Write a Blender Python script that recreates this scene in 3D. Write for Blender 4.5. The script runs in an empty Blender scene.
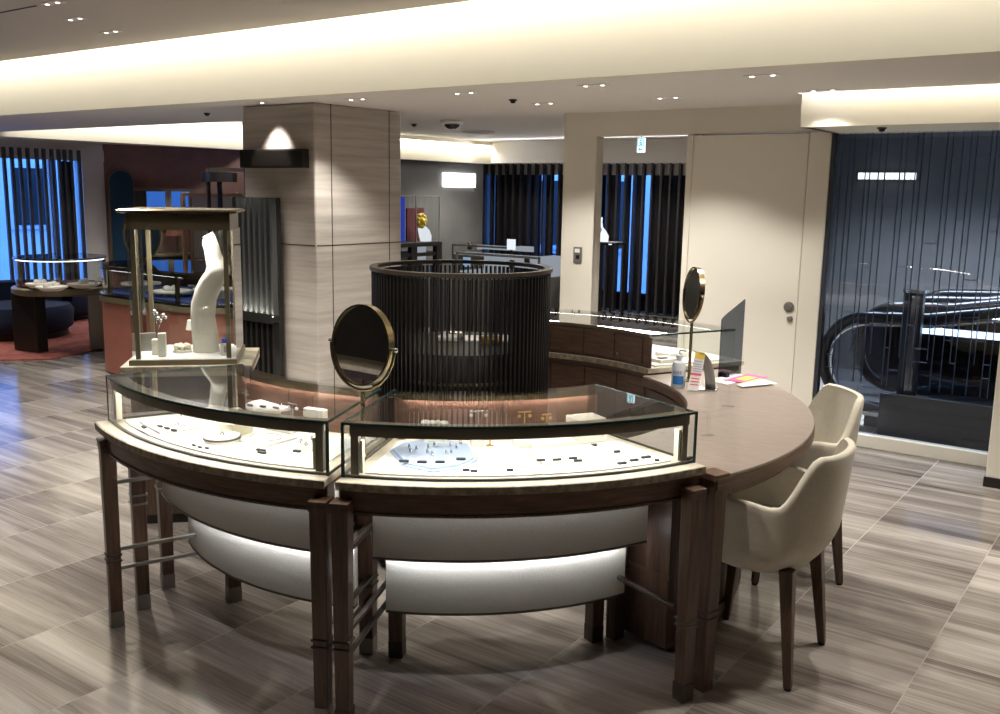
import bpy, math, random
from mathutils import Vector, Matrix
random.seed(7)
PI = math.pi
col = bpy.context.scene.collection
def rad(d): return d * PI / 180
# ------------------------------------------------------------------ camera
FOC = 950.0; EYE = Vector((0, 0, 1.65)); CX, CY = 500.0, 357.0
_v1 = Vector((1195 - CX, 203 - CY, FOC)).normalized()
_v2 = -Vector((-830 - CX, 169 - CY, FOC)).normalized()
_m = (_v1 + _v2).normalized(); _d = _v1 - _v2; _d = (_d - _m * _d.dot(_m)).normalized()
AY = (_m + _d) / 2 ** .5; AX = (_m - _d) / 2 ** .5; AZ = AX.cross(AY)
def ray(px, py):
    c = Vector((px - CX, py - CY, FOC)); return Vector((AX.dot(c), AY.dot(c), AZ.dot(c)))
def at(px, py, z):                       # a pixel of the photograph on the level z
    d = ray(px, py); return EYE + d * ((z - EYE.z) / d.z)
def atx(px, py, x):
    d = ray(px, py); return EYE + d * (x / d.x)
def aty(px, py, y):
    d = ray(px, py); return EYE + d * (y / d.y)
cam = bpy.data.cameras.new('camera'); co = bpy.data.objects.new('camera', cam); col.objects.link(co)
right = Vector((AX.x, AY.x, AZ.x)); up = -Vector((AX.y, AY.y, AZ.y)); back = -Vector((AX.z, AY.z, AZ.z))
mw = Matrix((right, up, back)).transposed().to_4x4(); mw.translation = EYE
co.matrix_world = mw; cam.sensor_width = 36; cam.lens = 36 * FOC / 1000; cam.clip_end = 200; cam.clip_start = .05
bpy.context.scene.camera = co
# ------------------------------------------------------------------ materials
def S(r, g, b):
    f = lambda c: (c / 255 / 12.92) if c / 255 <= .04045 else ((c / 255 + .055) / 1.055) ** 2.4
    return (f(r), f(g), f(b), 1)
def newmat(name):
    m = bpy.data.materials.new(name); m.use_nodes = True; nt = m.node_tree
    return m, nt, nt.nodes['Principled BSDF']
def plain(name, c, rough=.5, metal=0, spec=.5, noise=0, scale=30, bump=0, coat=0):
    m, nt, b = newmat(name)
    b.inputs['Base Color'].default_value = c; b.inputs['Roughness'].default_value = rough
    b.inputs['Metallic'].default_value = metal; b.inputs['Specular IOR Level'].default_value = spec
    b.inputs['Coat Weight'].default_value = coat
    if noise or bump:
        tc = nt.nodes.new('ShaderNodeTexCoord'); n = nt.nodes.new('ShaderNodeTexNoise')
        n.inputs['Scale'].default_value = scale; n.inputs['Detail'].default_value = 4
        nt.links.new(tc.outputs['Object'], n.inputs['Vector'])
        if noise:
            r = nt.nodes.new('ShaderNodeValToRGB')
            r.color_ramp.elements[0].position = .3; r.color_ramp.elements[1].position = .7
            r.color_ramp.elements[0].color = tuple(v * (1 - noise) for v in c[:3]) + (1,)
            r.color_ramp.elements[1].color = tuple(min(1, v * (1 + noise)) for v in c[:3]) + (1,)
            nt.links.new(n.outputs['Fac'], r.inputs['Fac']); nt.links.new(r.outputs['Color'], b.inputs['Base Color'])
        if bump:
            bp = nt.nodes.new('ShaderNodeBump'); bp.inputs['Strength'].default_value = bump; bp.inputs['Distance'].default_value = .004
            nt.links.new(n.outputs['Fac'], bp.inputs['Height']); nt.links.new(bp.outputs['Normal'], b.inputs['Normal'])
    return m
def grain(name, c1, c2, stretch, scale=3, rough=.4, coat=0, detail=6):
    """streaks: noise squeezed along one axis"""
    m, nt, b = newmat(name)
    tc = nt.nodes.new('ShaderNodeTexCoord'); mp = nt.nodes.new('ShaderNodeMapping'); n = nt.nodes.new('ShaderNodeTexNoise')
    mp.inputs['Scale'].default_value = stretch; n.inputs['Scale'].default_value = scale; n.inputs['Detail'].default_value = detail
    n.inputs['Roughness'].default_value = .65
    r = nt.nodes.new('ShaderNodeValToRGB'); r.color_ramp.elements[0].position = .35; r.color_ramp.elements[1].position = .68
    r.color_ramp.elements[0].color = c1; r.color_ramp.elements[1].color = c2
    L = nt.links.new
    L(tc.outputs['Object'], mp.inputs['Vector']); L(mp.outputs['Vector'], n.inputs['Vector'])
    L(n.outputs['Fac'], r.inputs['Fac']); L(r.outputs['Color'], b.inputs['Base Color'])
    b.inputs['Roughness'].default_value = rough; b.inputs['Coat Weight'].default_value = coat
    return m
def emit(name, c, s):
    m = bpy.data.materials.new(name); m.use_nodes = True; nt = m.node_tree; nt.nodes.clear()
    o = nt.nodes.new('ShaderNodeOutputMaterial'); e = nt.nodes.new('ShaderNodeEmission')
    e.inputs['Color'].default_value = c; e.inputs['Strength'].default_value = s
    nt.links.new(e.outputs[0], o.inputs[0]); return m
def glass(name, tint=(1, 1, 1, 1), ior=1.45, rough=0.0, boost=1.0):
    m = bpy.data.materials.new(name); m.use_nodes = True; nt = m.node_tree; nt.nodes.clear()
    o = nt.nodes.new('ShaderNodeOutputMaterial'); t = nt.nodes.new('ShaderNodeBsdfTransparent'); g = nt.nodes.new('ShaderNodeBsdfGlossy')
    f = nt.nodes.new('ShaderNodeFresnel'); mx = nt.nodes.new('ShaderNodeMixShader')
    geo = nt.nodes.new('ShaderNodeNewGeometry')
    f.inputs['IOR'].default_value = ior; t.inputs['Color'].default_value = tint; g.inputs['Roughness'].default_value = rough
    # front faces only take the Fresnel reflection (a thin pane reflects once)
    mt = nt.nodes.new('ShaderNodeMath'); mt.operation = 'MULTIPLY'
    inv = nt.nodes.new('ShaderNodeMath'); inv.operation = 'SUBTRACT'; inv.inputs[0].default_value = boost
    L = nt.links.new
    sc = nt.nodes.new('ShaderNodeMath'); sc.operation = 'MULTIPLY'; sc.inputs[1].default_value = boost
    L(geo.outputs['Backfacing'], sc.inputs[0]); L(sc.outputs[0], inv.inputs[1])
    L(f.outputs[0], mt.inputs[0]); L(inv.outputs[0], mt.inputs[1]); mt.use_clamp = True
    L(mt.outputs[0], mx.inputs[0]); L(t.outputs[0], mx.inputs[1]); L(g.outputs[0], mx.inputs[2]); L(mx.outputs[0], o.inputs[0])
    return m
M = {}
M['wood'] = grain('walnut', S(66, 48, 38), S(102, 77, 61), (14, 14, 1.2), 5, .38)
M['wood_h'] = grain('walnut_horizontal', S(80, 58, 46), S(116, 88, 70), (2, 2, 22), 4, .4)
M['wood_in'] = grain('walnut_inner', S(88, 62, 50), S(122, 90, 73), (2, 2, 18), 4, .45)
M['desktop'] = grain('desk_veneer', S(136, 123, 114), S(152, 139, 129), (1.5, 9, 9), 6, .33)
M['ebony'] = plain('ebony', S(30, 25, 22), .42)
M['drumblack'] = plain('blackened_bronze', S(24, 21, 19), .45, .2)
M['stone'] = plain('beige_stone', S(206, 196, 176), .3, noise=.16, scale=24)
M['stone_edge'] = plain('rough_stone_edge', S(150, 138, 118), .6, noise=.45, scale=45, bump=.6)
M['felt'] = plain('white_display_board', S(222, 220, 215), .8, spec=.2)
M['white'] = plain('white_leatherette', S(232, 227, 214), .55, noise=.02)
M['cream'] = plain('cream_lacquer', S(226, 222, 196), .5)
M['fabric'] = plain('linen_panel', S(176, 170, 156), .85, spec=.2, noise=.05, scale=160, bump=.25)
M['chairf'] = plain('cream_velvet', S(205, 197, 180), .85, spec=.2, noise=.04, scale=60, bump=.1)
M['chairf'].node_tree.nodes['Principled BSDF'].inputs['Sheen Weight'].default_value = .25
M['bronze'] = plain('dark_bronze', S(124, 113, 88), .36, .35)
M['bronze_d'] = plain('dark_bronze_channel', S(70, 62, 54), .4, .4)
M['channel'] = plain('bronze_channel', S(126, 116, 102), .4, .2)
M['brass'] = plain('antique_brass', S(138, 124, 96), .25, 1)
M['chrome'] = plain('chrome', S(215, 215, 218), .15, 1)
M['gold'] = plain('gold', S(214, 180, 110), .3, 1)
M['steel'] = plain('brushed_steel', S(140, 136, 130), .4, .6)
M['mirror'] = plain('mirror_silver', (.86, .88, .87, 1), .015, 1)
M['glass'] = glass('showcase_glass', (.98, .992, .986, 1), boost=1.7)
M['glass_edge'] = plain('glass_green_edge', S(40, 74, 72), .15, spec=.8)
M['glass_wall'] = glass('wall_glass', (.80, .84, .88, 1), 1.5, boost=1.5)
M['acrylic'] = glass('clear_acrylic', (.985, .99, .99, 1), 1.35, boost=1.0)
M['smoke'] = glass('smoked_acrylic', (.38, .41, .46, 1), 1.49, boost=1.3)
M['paint'] = plain('warm_white_paint', S(226, 220, 206), .6, spec=.3)
M['beam'] = plain('cream_beam_paint', S(222, 216, 198), .7, spec=.2)
M['ceil'] = plain('ceiling_paint', S(186, 180, 173), .8, spec=.2)
M['soffit'] = plain('soffit_paint', S(222, 217, 212), .8, spec=.2)
M['door'] = plain('door_paint', S(230, 224, 210), .5, spec=.3)
M['dark'] = plain('dark_wall', S(42, 40, 40), .7)
M['grey'] = plain('grey_wall_cloth', S(100, 98, 95), .8, noise=.1, scale=3)
M['red'] = plain('terracotta_plaster', S(140, 108, 99), .75, noise=.14, scale=5)
M['terracotta'] = plain('terracotta_leather', S(150, 92, 76), .6, noise=.06, scale=8)
M['navy'] = plain('navy_velvet', S(30, 44, 74), .85)
M['teal'] = plain('blue_fluted_glass', S(34, 62, 86), .25)
M['rug'] = plain('terracotta_rug', S(150, 84, 74), .95, noise=.35, scale=9, bump=.5)
M['black'] = plain('black', S(18, 18, 18), .5)
M['tag'] = plain('black_tag', S(34, 33, 38), .5)
M['bluetray'] = plain('blue_velvet', S(26, 50, 112), .8)
M['burgundy'] = plain('burgundy_velvet', S(82, 22, 30), .8)
M['paleblue'] = plain('pale_blue_acrylic', S(176, 194, 220), .2)
M['yellow'] = plain('yellow_print', S(240, 205, 80), .5)
M['pink'] = plain('magenta_print', S(196, 96, 150), .5)
M['red_print'] = plain('red_print', S(226, 90, 110), .5)
M['lilac_print'] = plain('lilac_print', S(176, 178, 205), .5)
M['blue_print'] = plain('blue_print', S(60, 132, 205), .5)
M['paper'] = plain('white_paper', S(238, 236, 232), .5)
M['greypaper'] = plain('grey_card', S(172, 166, 160), .6)
M['plastic'] = plain('translucent_white_plastic', S(226, 232, 236), .3)
M['rubber'] = plain('black_handrail_rubber', S(22, 22, 25), .28)
M['escal'] = plain('escalator_steel', S(74, 78, 86), .35, .6)
M['lattice'] = plain('lattice_metal', S(80, 90, 108), .45, .2)
M['facade'] = plain('facade_render', S(190, 190, 196), .8, noise=.1, scale=1)
M['slat'] = plain('charcoal_slat', S(72, 69, 69), .4)
M['curtain'] = plain('charcoal_curtain', S(60, 58, 62), .8)
M['slat_grey'] = plain('gloss_grey_slat', S(78, 80, 80), .22, .2)
M['glossblack'] = plain('gloss_black', S(30, 29, 28), .12)
WARM = (1, .93, .80, 1); COOL = (.86, .92, 1, 1)
M['led_case'] = emit('case_led', (1, .97, .93, 1), 40)
M['led_warm'] = emit('warm_led', (1, .88, .80, 1), 60)
M['led_cool'] = emit('cool_led', (.82, .89, 1, 1), 150)
M['led_lamp'] = emit('downlight_lamp', (1, .96, .9, 1), 6)
M['sign'] = emit('lit_sign', (.93, .96, 1, 1), 9)
M['tube'] = emit('escalator_tube', (.80, .88, 1, 1), 20)
M['exitw'] = emit('exit_white', (.75, .92, 1, 1), 1.6)
M['exitg'] = emit('exit_green', (0, .42, .50, 1), 1.2)
M['niche'] = emit('niche_blue', (.06, .22, .85, 1), .6)
M['spotw'] = emit('lit_lamp_shade', (1, .8, .7, 1), .5)
def travertine():
    m, nt, b = newmat('column_travertine'); L = nt.links.new
    tc = nt.nodes.new('ShaderNodeTexCoord'); mp = nt.nodes.new('ShaderNodeMapping'); n = nt.nodes.new('ShaderNodeTexNoise')
    mp.inputs['Scale'].default_value = (.5, .5, 9); n.inputs['Scale'].default_value = 2.2; n.inputs['Detail'].default_value = 8; n.inputs['Roughness'].default_value = .6
    r = nt.nodes.new('ShaderNodeValToRGB'); r.color_ramp.elements[0].position = .3; r.color_ramp.elements[1].position = .7
    r.color_ramp.elements[0].color = S(160, 152, 143); r.color_ramp.elements[1].color = S(196, 188, 178)
    L(tc.outputs['Object'], mp.inputs['Vector']); L(mp.outputs[0], n.inputs['Vector']); L(n.outputs['Fac'], r.inputs['Fac'])
    L(r.outputs[0], b.inputs['Base Color']); b.inputs['Roughness'].default_value = .35
    return m
M['travertine'] = travertine()
def floor_mat():
    m, nt, b = newmat('serpeggiante_tiles'); L = nt.links.new; N = nt.nodes.new
    tc = N('ShaderNodeTexCoord'); sp = N('ShaderNodeSeparateXYZ'); L(tc.outputs['Object'], sp.inputs[0])
    def math_(op, a, bb=None):
        x = N('ShaderNodeMath'); x.operation = op
        for i, v in enumerate((a, bb)):
            if v is None: continue
            if isinstance(v, (int, float)): x.inputs[i].default_value = v
            else: L(v, x.inputs[i])
        return x.outputs[0]
    W, Ln = .5385, 1.25
    u = math_('DIVIDE', math_('ADD', sp.outputs['X'], .615), W); iu = math_('FLOOR', u); fu = math_('SUBTRACT', u, iu)
    off = math_('FRACT', math_('MULTIPLY', math_('ADD', iu, 20), .377))
    v = math_('ADD', math_('DIVIDE', math_('SUBTRACT', sp.outputs['Y'], 4.22), Ln), off); iv = math_('FLOOR', v); fv = math_('SUBTRACT', v, iv)
    cmb = N('ShaderNodeCombineXYZ'); L(iu, cmb.inputs[0]); L(iv, cmb.inputs[1])
    wn = N('ShaderNodeTexWhiteNoise'); wn.noise_dimensions = '2D'; L(cmb.outputs[0], wn.inputs['Vector'])
    # veins run along X, each tile cut from another part of the block
    shift = N('ShaderNodeVectorMath'); shift.operation = 'SCALE'; shift.inputs[3].default_value = 40; L(wn.outputs['Color'], shift.inputs[0])
    st = N('ShaderNodeMapping'); st.inputs['Scale'].default_value = (.55, 7, 1); L(tc.outputs['Object'], st.inputs['Vector'])
    ad = N('ShaderNodeVectorMath'); ad.operation = 'ADD'; L(st.outputs[0], ad.inputs[0]); L(shift.outputs[0], ad.inputs[1])
    n1 = N('ShaderNodeTexNoise'); n1.inputs['Scale'].default_value = 1.0; n1.inputs['Detail'].default_value = 9; n1.inputs['Roughness'].default_value = .62; n1.inputs['Distortion'].default_value = .5
    L(ad.outputs[0], n1.inputs['Vector'])
    n2 = N('ShaderNodeTexNoise'); n2.inputs['Scale'].default_value = 5; n2.inputs['Detail'].default_value = 5
    st2 = N('ShaderNodeMapping'); st2.inputs['Scale'].default_value = (.5, 5, 1); L(ad.outputs[0], st2.inputs['Vector']); L(st2.outputs[0], n2.inputs['Vector'])
    mixv = math_('ADD', math_('MULTIPLY', n1.outputs['Fac'], .75), math_('MULTIPLY', n2.outputs['Fac'], .25))
    tone = math_('ADD', mixv, math_('MULTIPLY', math_('SUBTRACT', wn.outputs['Value'], .5), .12))
    r = N('ShaderNodeValToRGB'); e = r.color_ramp.elements
    e[0].position = .34; e[0].color = S(90, 82, 77); e[1].position = .66; e[1].color = S(188, 181, 173)
    q = e.new(.46); q.color = S(136, 127, 120); q = e.new(.53); q.color = S(157, 149, 141)
    L(tone, r.inputs['Fac'])
    du = math_('MULTIPLY', math_('MINIMUM', fu, math_('SUBTRACT', 1, fu)), W); dv = math_('MULTIPLY', math_('MINIMUM', fv, math_('SUBTRACT', 1, fv)), Ln)
    g = math_('LESS_THAN', math_('MINIMUM', du, dv), .0022)
    mx = N('ShaderNodeMixRGB'); mx.inputs[2].default_value = S(150, 142, 134); L(g, mx.inputs[0]); L(r.outputs[0], mx.inputs[1])
    L(mx.outputs[0], b.inputs['Base Color'])
    b.inputs['Roughness'].default_value = .16; b.inputs['Specular IOR Level'].default_value = .45
    L(math_('ADD', math_('MULTIPLY', n2.outputs['Fac'], .1), math_('ADD', .10, math_('MULTIPLY', g, .3))), b.inputs['Roughness'])
    return m
M['floor'] = floor_mat()
# ------------------------------------------------------------------ mesh builder
class MB:
    def __init__(s): s.v = []; s.f = []
    def add(s, vs, fs):
        n = len(s.v); s.v += [Vector(p) for p in vs]; s.f += [tuple(i + n for i in f) for f in fs]; return s
    def bx(s, x0, x1, y0, y1, z0, z1):
        return s.add([(x0,y0,z0),(x1,y0,z0),(x1,y1,z0),(x0,y1,z0),(x0,y0,z1),(x1,y0,z1),(x1,y1,z1),(x0,y1,z1)],
                     [(0,3,2,1),(4,5,6,7),(0,1,5,4),(1,2,6,5),(2,3,7,6),(3,0,4,7)])
    def box(s, c, size, a=0, tx=0, tilt=None):
        """box centred at c turned by a about z; tx tips it about its own x axis"""
        R = Matrix.Rotation(a, 3, 'Z') @ Matrix.Rotation(tx, 3, 'X'); h = Vector(size) / 2; c = Vector(c)
        P = [c + R @ Vector((sx * h.x, sy * h.y, sz * h.z)) for sz in (-1, 1) for sx, sy in ((-1,-1),(1,-1),(1,1),(-1,1))]
        return s.add(P, [(0,3,2,1),(4,5,6,7),(0,1,5,4),(1,2,6,5),(2,3,7,6),(3,0,4,7)])
    def taper(s, c0, w0, c1, w1, a=0, d0=None, d1=None):
        """square section bar from c0 (width w0) to c1 (width w1)"""
        R = Matrix.Rotation(a, 3, 'Z'); P = []
        for c, w, d in ((c0, w0, d0 or w0), (c1, w1, d1 or w1)):
            P += [Vector(c) + R @ Vector((sx * w / 2, sy * d / 2, 0)) for sx, sy in ((-1,-1),(1,-1),(1,1),(-1,1))]
        f = [(0,3,2,1),(4,5,6,7),(0,1,5,4),(1,2,6,5),(2,3,7,6),(3,0,4,7)]
        if Vector(c1).z < Vector(c0).z: f = [tuple(reversed(q)) for q in f]
        return s.add(P, f)
    def tube(s, pts, r, n=8, closed=False):
        pts = [Vector(p) for p in pts]; N = len(pts); rs = r if isinstance(r, (list, tuple)) else [r] * N
        P = []; F = []; prev = None
        for i, p in enumerate(pts):
            if closed: t = (pts[(i + 1) % N] - pts[i - 1]).normalized()
            else: t = (pts[min(i + 1, N - 1)] - pts[max(i - 1, 0)]).normalized()
            if prev is None:
                a = t.orthogonal().normalized()
            else:
                a = (prev - t * prev.dot(t)).normalized()
            prev = a; b = t.cross(a)
            for k in range(n):
                q = 2 * PI * k / n; P.append(p + (a * math.cos(q) + b * math.sin(q)) * rs[i])
        m = N if closed else N - 1
        for i in range(m):
            j = (i + 1) % N
            for k in range(n):
                k2 = (k + 1) % n; F.append((i*n+k, i*n+k2, j*n+k2, j*n+k))
        if not closed: F.append(tuple(reversed(range(n)))); F.append(tuple((N-1)*n + k for k in range(n)))
        return s.add(P, F)
    def lathe(s, prof, c=(0,0,0), n=32, t0=0, t1=2*PI):
        full = abs(t1 - t0 - 2 * PI) < 1e-6; P = []; F = []; m = len(prof); c = Vector(c); cnt = n if full else n + 1
        for k in range(cnt):
            a = t0 + (t1 - t0) * k / n
            for r, z in prof: P.append(c + Vector((r * math.cos(a), r * math.sin(a), z)))
        for k in range(n):
            k2 = (k + 1) % cnt
            for i in range(m - 1): F.append((k*m+i, k2*m+i, k2*m+i+1, k*m+i+1))
        return s.add(P, F)
    def disc(s, c, r, z0, z1, n=32):
        return s.lathe([(1e-4, z0), (r, z0), (r, z1), (1e-4, z1)], c, n)
    def arc(s, c, r0, r1, z0, z1, t0, t1, n=40):
        P = []; F = []
        for k in range(n + 1):
            a = rad(t0 + (t1 - t0) * k / n); ca, sa = math.cos(a), math.sin(a)
            for r, z in ((r0,z0),(r1,z0),(r1,z1),(r0,z1)): P.append((c[0] + r*ca, c[1] + r*sa, z))
        for k in range(n):
            b = k*4; e = b + 4
            for i in range(4): j = (i+1) % 4; F.append((b+i, e+i, e+j, b+j))
        F = [tuple(reversed(f)) for f in F]
        F.append((0,1,2,3)); F.append((n*4+3, n*4+2, n*4+1, n*4)) 
        return s.add(P, F)
    def prism(s, poly, z0, z1):
        n = len(poly); P = [(x, y, z0) for x, y in poly] + [(x, y, z1) for x, y in poly]
        F = [tuple(reversed(range(n))), tuple(range(n, 2*n))] + [(i, (i+1) % n, n + (i+1) % n, n + i) for i in range(n)]
        return s.add(P, F)
    def plate(s, poly3, th):
        """planar polygon in space given a thickness"""
        P = [Vector(p) for p in poly3]; n = (P[1]-P[0]).cross(P[2]-P[0]).normalized() * th; k = len(P)
        return s.add(P + [p - n for p in P], [tuple(range(k)), tuple(reversed(range(k, 2*k)))] + [(i, k+i, k+(i+1) % k, (i+1) % k) for i in range(k)])
    def loft(s, rings, cap=True):
        n = len(rings[0]); P = [p for r in rings for p in r]; F = []
        for i in range(len(rings)-1):
            for k in range(n): k2 = (k+1) % n; F.append((i*n+k, i*n+k2, (i+1)*n+k2, (i+1)*n+k))
        if cap: F.append(tuple(reversed(range(n)))); F.append(tuple((len(rings)-1)*n+k for k in range(n)))
        return s.add(P, F)
    def sphere(s, c, r, n=12, sz=1):
        prof = [(max(1e-4, r*math.sin(PI*i/n)), -r*sz*math.cos(PI*i/n)) for i in range(n+1)]
        return s.lathe(prof, c, n*2)
    def build(s, name, mat, parent=None, bevel=0, smooth=None, seg=2, sub=0, loc=None, solid=0):
        org = Vector(loc) if loc is not None else (ORG[parent.name] if parent is not None else None)
        if org is None:
            zs = [p.z for p in s.v]; n = len(s.v)
            org = Vector((sum(p.x for p in s.v)/n, sum(p.y for p in s.v)/n, min(zs)))
        me = bpy.data.meshes.new(name); me.from_pydata([p - org for p in s.v], [], s.f)
        mats = mat if isinstance(mat, (list, tuple)) else [mat]
        for q in mats: me.materials.append(q)
        import bmesh
        bm = bmesh.new(); bm.from_mesh(me); bmesh.ops.remove_doubles(bm, verts=bm.verts, dist=1e-6)
        bmesh.ops.recalc_face_normals(bm, faces=bm.faces); bm.to_mesh(me); bm.free()
        o = bpy.data.objects.new(name, me); col.objects.link(o); ORG[o.name] = org
        if smooth is not None:
            for p in me.polygons: p.use_smooth = True
            me.set_sharp_from_angle(angle=rad(smooth))
        if bevel:
            md = o.modifiers.new('bevel', 'BEVEL'); md.width = bevel; md.segments = seg; md.limit_method = 'ANGLE'; md.angle_limit = rad(40)
        if solid:
            md = o.modifiers.new('solid', 'SOLIDIFY'); md.thickness = solid; md.offset = 0
        if sub:
            md = o.modifiers.new('sub', 'SUBSURF'); md.levels = sub; md.render_levels = sub
        if parent is not None: o.parent = parent; o.location = (0, 0, 0) if org == ORG[parent.name] else org - ORG[parent.name]
        else: o.location = org
        return o
ORG = {}
def tag(o, label, cat, group=None, kind=None):
    o['label'] = label; o['category'] = cat
    if group: o['group'] = group
    if kind: o['kind'] = kind
    return o
def thing(name, label, cat, loc, group=None):
    o = bpy.data.objects.new(name, None); col.objects.link(o); o.location = loc; o.empty_display_size = .1
    ORG[o.name] = Vector(loc); return tag(o, label, cat, group)
def struct(name, mb, mat, label, cat, parent=None, **k):
    o = mb.build(name, mat, parent, **k)
    if parent is None: tag(o, label, cat, None, 'structure')
    return o
def light(name, kind, loc, energy, color=(1,.965,.91), parent=None, rot=None, **k):
    d = bpy.data.lights.new(name, kind); d.energy = energy; d.color = color[:3]
    for q, v in k.items(): setattr(d, q, v)
    o = bpy.data.objects.new(name, d); col.objects.link(o)
    if parent is not None: o.parent = parent; o.location = Vector(loc) - ORG[parent.name]
    else: o.location = loc
    if rot: o.rotation_euler = rot
    return o
RC = Vector((-2.58, 3.28, 0))                     # centre of the round counter
def pol(r, deg, z=0): return Vector((RC.x + r*math.cos(rad(deg)), RC.y + r*math.sin(rad(deg)), z))
# ================================================================== THE SETTING
b = MB(); b.bx(-13, 4, -5, 13.2, -.06, 0); struct('floor', b, M['floor'], 'polished grey brown veined stone tile floor', 'floor', loc=(0,0,0))
ZC, ZS = 2.695, 2.255
b = MB(); b.bx(-13, 4, -5, 4.40, ZC, ZC + .06); struct('ceiling', b, M['ceil'], 'grey painted ceiling over the near half of the shop', 'ceiling')
b = MB(); b.bx(-13, 4, 4.52, 4.60, ZS, 3.0); b.bx(-13, 4, 4.2, 4.6, 3.0, 3.05); b.bx(-13, 4, 4.2, 4.25, ZC + .06, 3.0)
struct('ceiling_beam', b, M['beam'], 'long cream beam face washed by hidden cove light', 'beam')
b = MB(); b.bx(-13, -2.0, 4.60, 5.95, ZS, ZS + .05); b.bx(-4.10, -2.0, 5.95, 6.6, ZS, ZS + .05); b.bx(-2.0, 4, 4.60, 5.76, ZS, ZS + .05)
b.bx(-7.37, -4.1, 5.95, 9.87, ZS + .004, ZS + .05)
b.bx(-2.0, 4, 5.68, 5.72, ZS+.05, 2.45); b.bx(-2.0, 4, 5.68, 5.9, 2.45, 2.5)
struct('ceiling_soffit', b, M['soffit'], 'lower flat grey ceiling behind the cream beam', 'ceiling')
b = MB(); b.bx(-13, -7.3, 5.95, 13.2, 2.62, 2.67); b.bx(-13, -7.3, 5.92, 5.97, ZS + .05, 2.67); b.bx(-7.37, -7.3, 5.95, 9.87, 2.3, 2.67)
struct('ceiling_far', b, M['soffit'], 'raised ceiling over the far left salon', 'ceiling')
# door wall with its opening
YW = 6.47
b = MB()
b.bx(-4.08, -3.79, YW, YW + .12, 0, ZS + .02); b.bx(-3.79, -2.0, YW, YW + .12, 2.078, ZS + .02); b.bx(-3.05, -2.99, YW + .04, YW + .12, 0, 2.078)
struct('wall_back', b, M['paint'], 'warm white partition wall with an open doorway', 'wall', bevel=.004)
b = MB(); b.bx(-3.02, -2.145, YW - .012, YW + .035, .01, 2.066)
dr = struct('door_1', b, M['door'], 'white sliding door panel with round lock', 'door', bevel=.004)
b = MB(); b.box((-2.985, YW - .016, 1.04), (.02, .012, 2.05)); b.build('door_edge', M['paint'], dr)
def yplate(p, r, th): return MB().lathe([(1e-4, 0), (r * .55, 0), (r * .6, th * .4), (r, th * .5), (r, th)], (0, 0, 0), 28), p
for nm, px, r in (('lock', (789, 307), .036), ('thumb_turn', (790, 319), .02)):
    p = aty(*px, YW - .012); m, _ = yplate(p, r, .016)
    m.v = [Vector((v.x + p.x, p.y - .016 + v.z, v.y + p.z)) for v in m.v]; m.build(nm, M['steel'], dr, smooth=40)
b = MB(); b.bx(-2.14, -1.995, YW - .02, YW + .1, 0, 2.075)
struct('trim_1', b, M['paint'], 'warm white post between the sliding door and the glass wall', 'trim', bevel=.006)
p = aty(578, 255, YW)
t = thing('switch_plate', 'small steel switch plate on the white wall left of the doorway', 'switch', (p.x, YW, p.z))
MB().box((p.x, YW - .006, p.z), (.075, .012, .125)).build('plate', M['steel'], t, bevel=.003)
MB().box((p.x + .005, YW - .015, p.z - .015), (.03, .008, .03)).build('key_switch', M['black'], t, bevel=.002)
MB().box((p.x, YW - .0135, p.z + .035), (.045, .004, .03)).build('indicator', M['paper'], t)
# right fascia
b = MB(); b.bx(-2.0, 4, 5.84, 5.9, 2.063, 2.5); b.bx(-2.0, 4, 5.9, 6.6, 2.063, 2.09); b.bx(-2.0, -1.95, 5.9, 6.47, 2.063, 2.25)
struct('ceiling_fascia', b, M['beam'], 'cream fascia above the glass wall, lit from a slot', 'fascia')
# glass wall
w = thing('window_1', 'tall glass wall with lattice bars, looking onto the escalators', 'window', (-.9, YW, 0)); w['kind'] = 'structure'
b = MB(); b.bx(-1.995, .8, YW - .03, YW + .05, 0, .085); b.build('sill', M['paint'], w, bevel=.004)
b = MB(); b.bx(-1.995, -1.97, YW - .01, YW + .05, .085, 2.064); b.build('frame', M['escal'], w)
b = MB(); b.bx(-1.97, .8, YW, YW + .012, .085, 2.063); b.build('pane', M['glass_wall'], w)
b = MB(); x = -1.94; k = 0
gaps = [.045, .03, .075, .028, .05, .04, .085, .03, .06, .03, .045, .09, .03, .055]
xs = []
while x < -.55:
    xs.append(x); x += gaps[k % len(gaps)] * 1.05; k += 1
for i, x in enumerate(xs):
    z0 = .42 if i % 3 else .62; b.bx(x - .0024, x + .0024, YW + .05, YW + .062, z0, 2.063)
    if i + 1 < len(xs):
        for q in range(3):
            z = .5 + ((i * 37 + q * 53) % 100) / 100 * 1.45; b.bx(x, xs[i+1], YW + .05, YW + .060, z - .0024, z + .0024)
b.build('lattice', M['lattice'], w)
# column
PX0, PX1, PY0, PY1 = -5.965, -5.185, 4.87, 5.80
b = MB(); b.bx(PX0, PX1, PY0, PY1, 0, ZS); 
cm = struct('wall_column', b, M['travertine'], 'square travertine clad column in the middle of the shop', 'column', bevel=.012, loc=(-5.5, 5.3, 0))
b = MB()
for y in (5.035, 5.66): b.bx(PX1 - .002, PX1 + .0015, y - .004, y + .004, 0, ZS)
b.bx(PX1 - .002, PX1 + .0015, PY0 + .01, PY1, 1.230, 1.237); b.bx(PX0, PX1 - .01, PY0 - .0015, PY0 + .002, 1.230, 1.237)
b.build('joint', M['bronze_d'], cm)
# right-hand pier
b = MB(); b.bx(-.82, .4, 6.0, 6.35, .055, 2.06); struct('wall_right', b, M['paint'], 'beige pier beside the glass wall', 'pier', bevel=.005)
b = MB(); b.bx(-.828, .4, 5.992, 6.35, 0, .058); struct('baseboard_right', b, M['ebony'], 'dark skirting of the beige pier', 'skirting')
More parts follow.
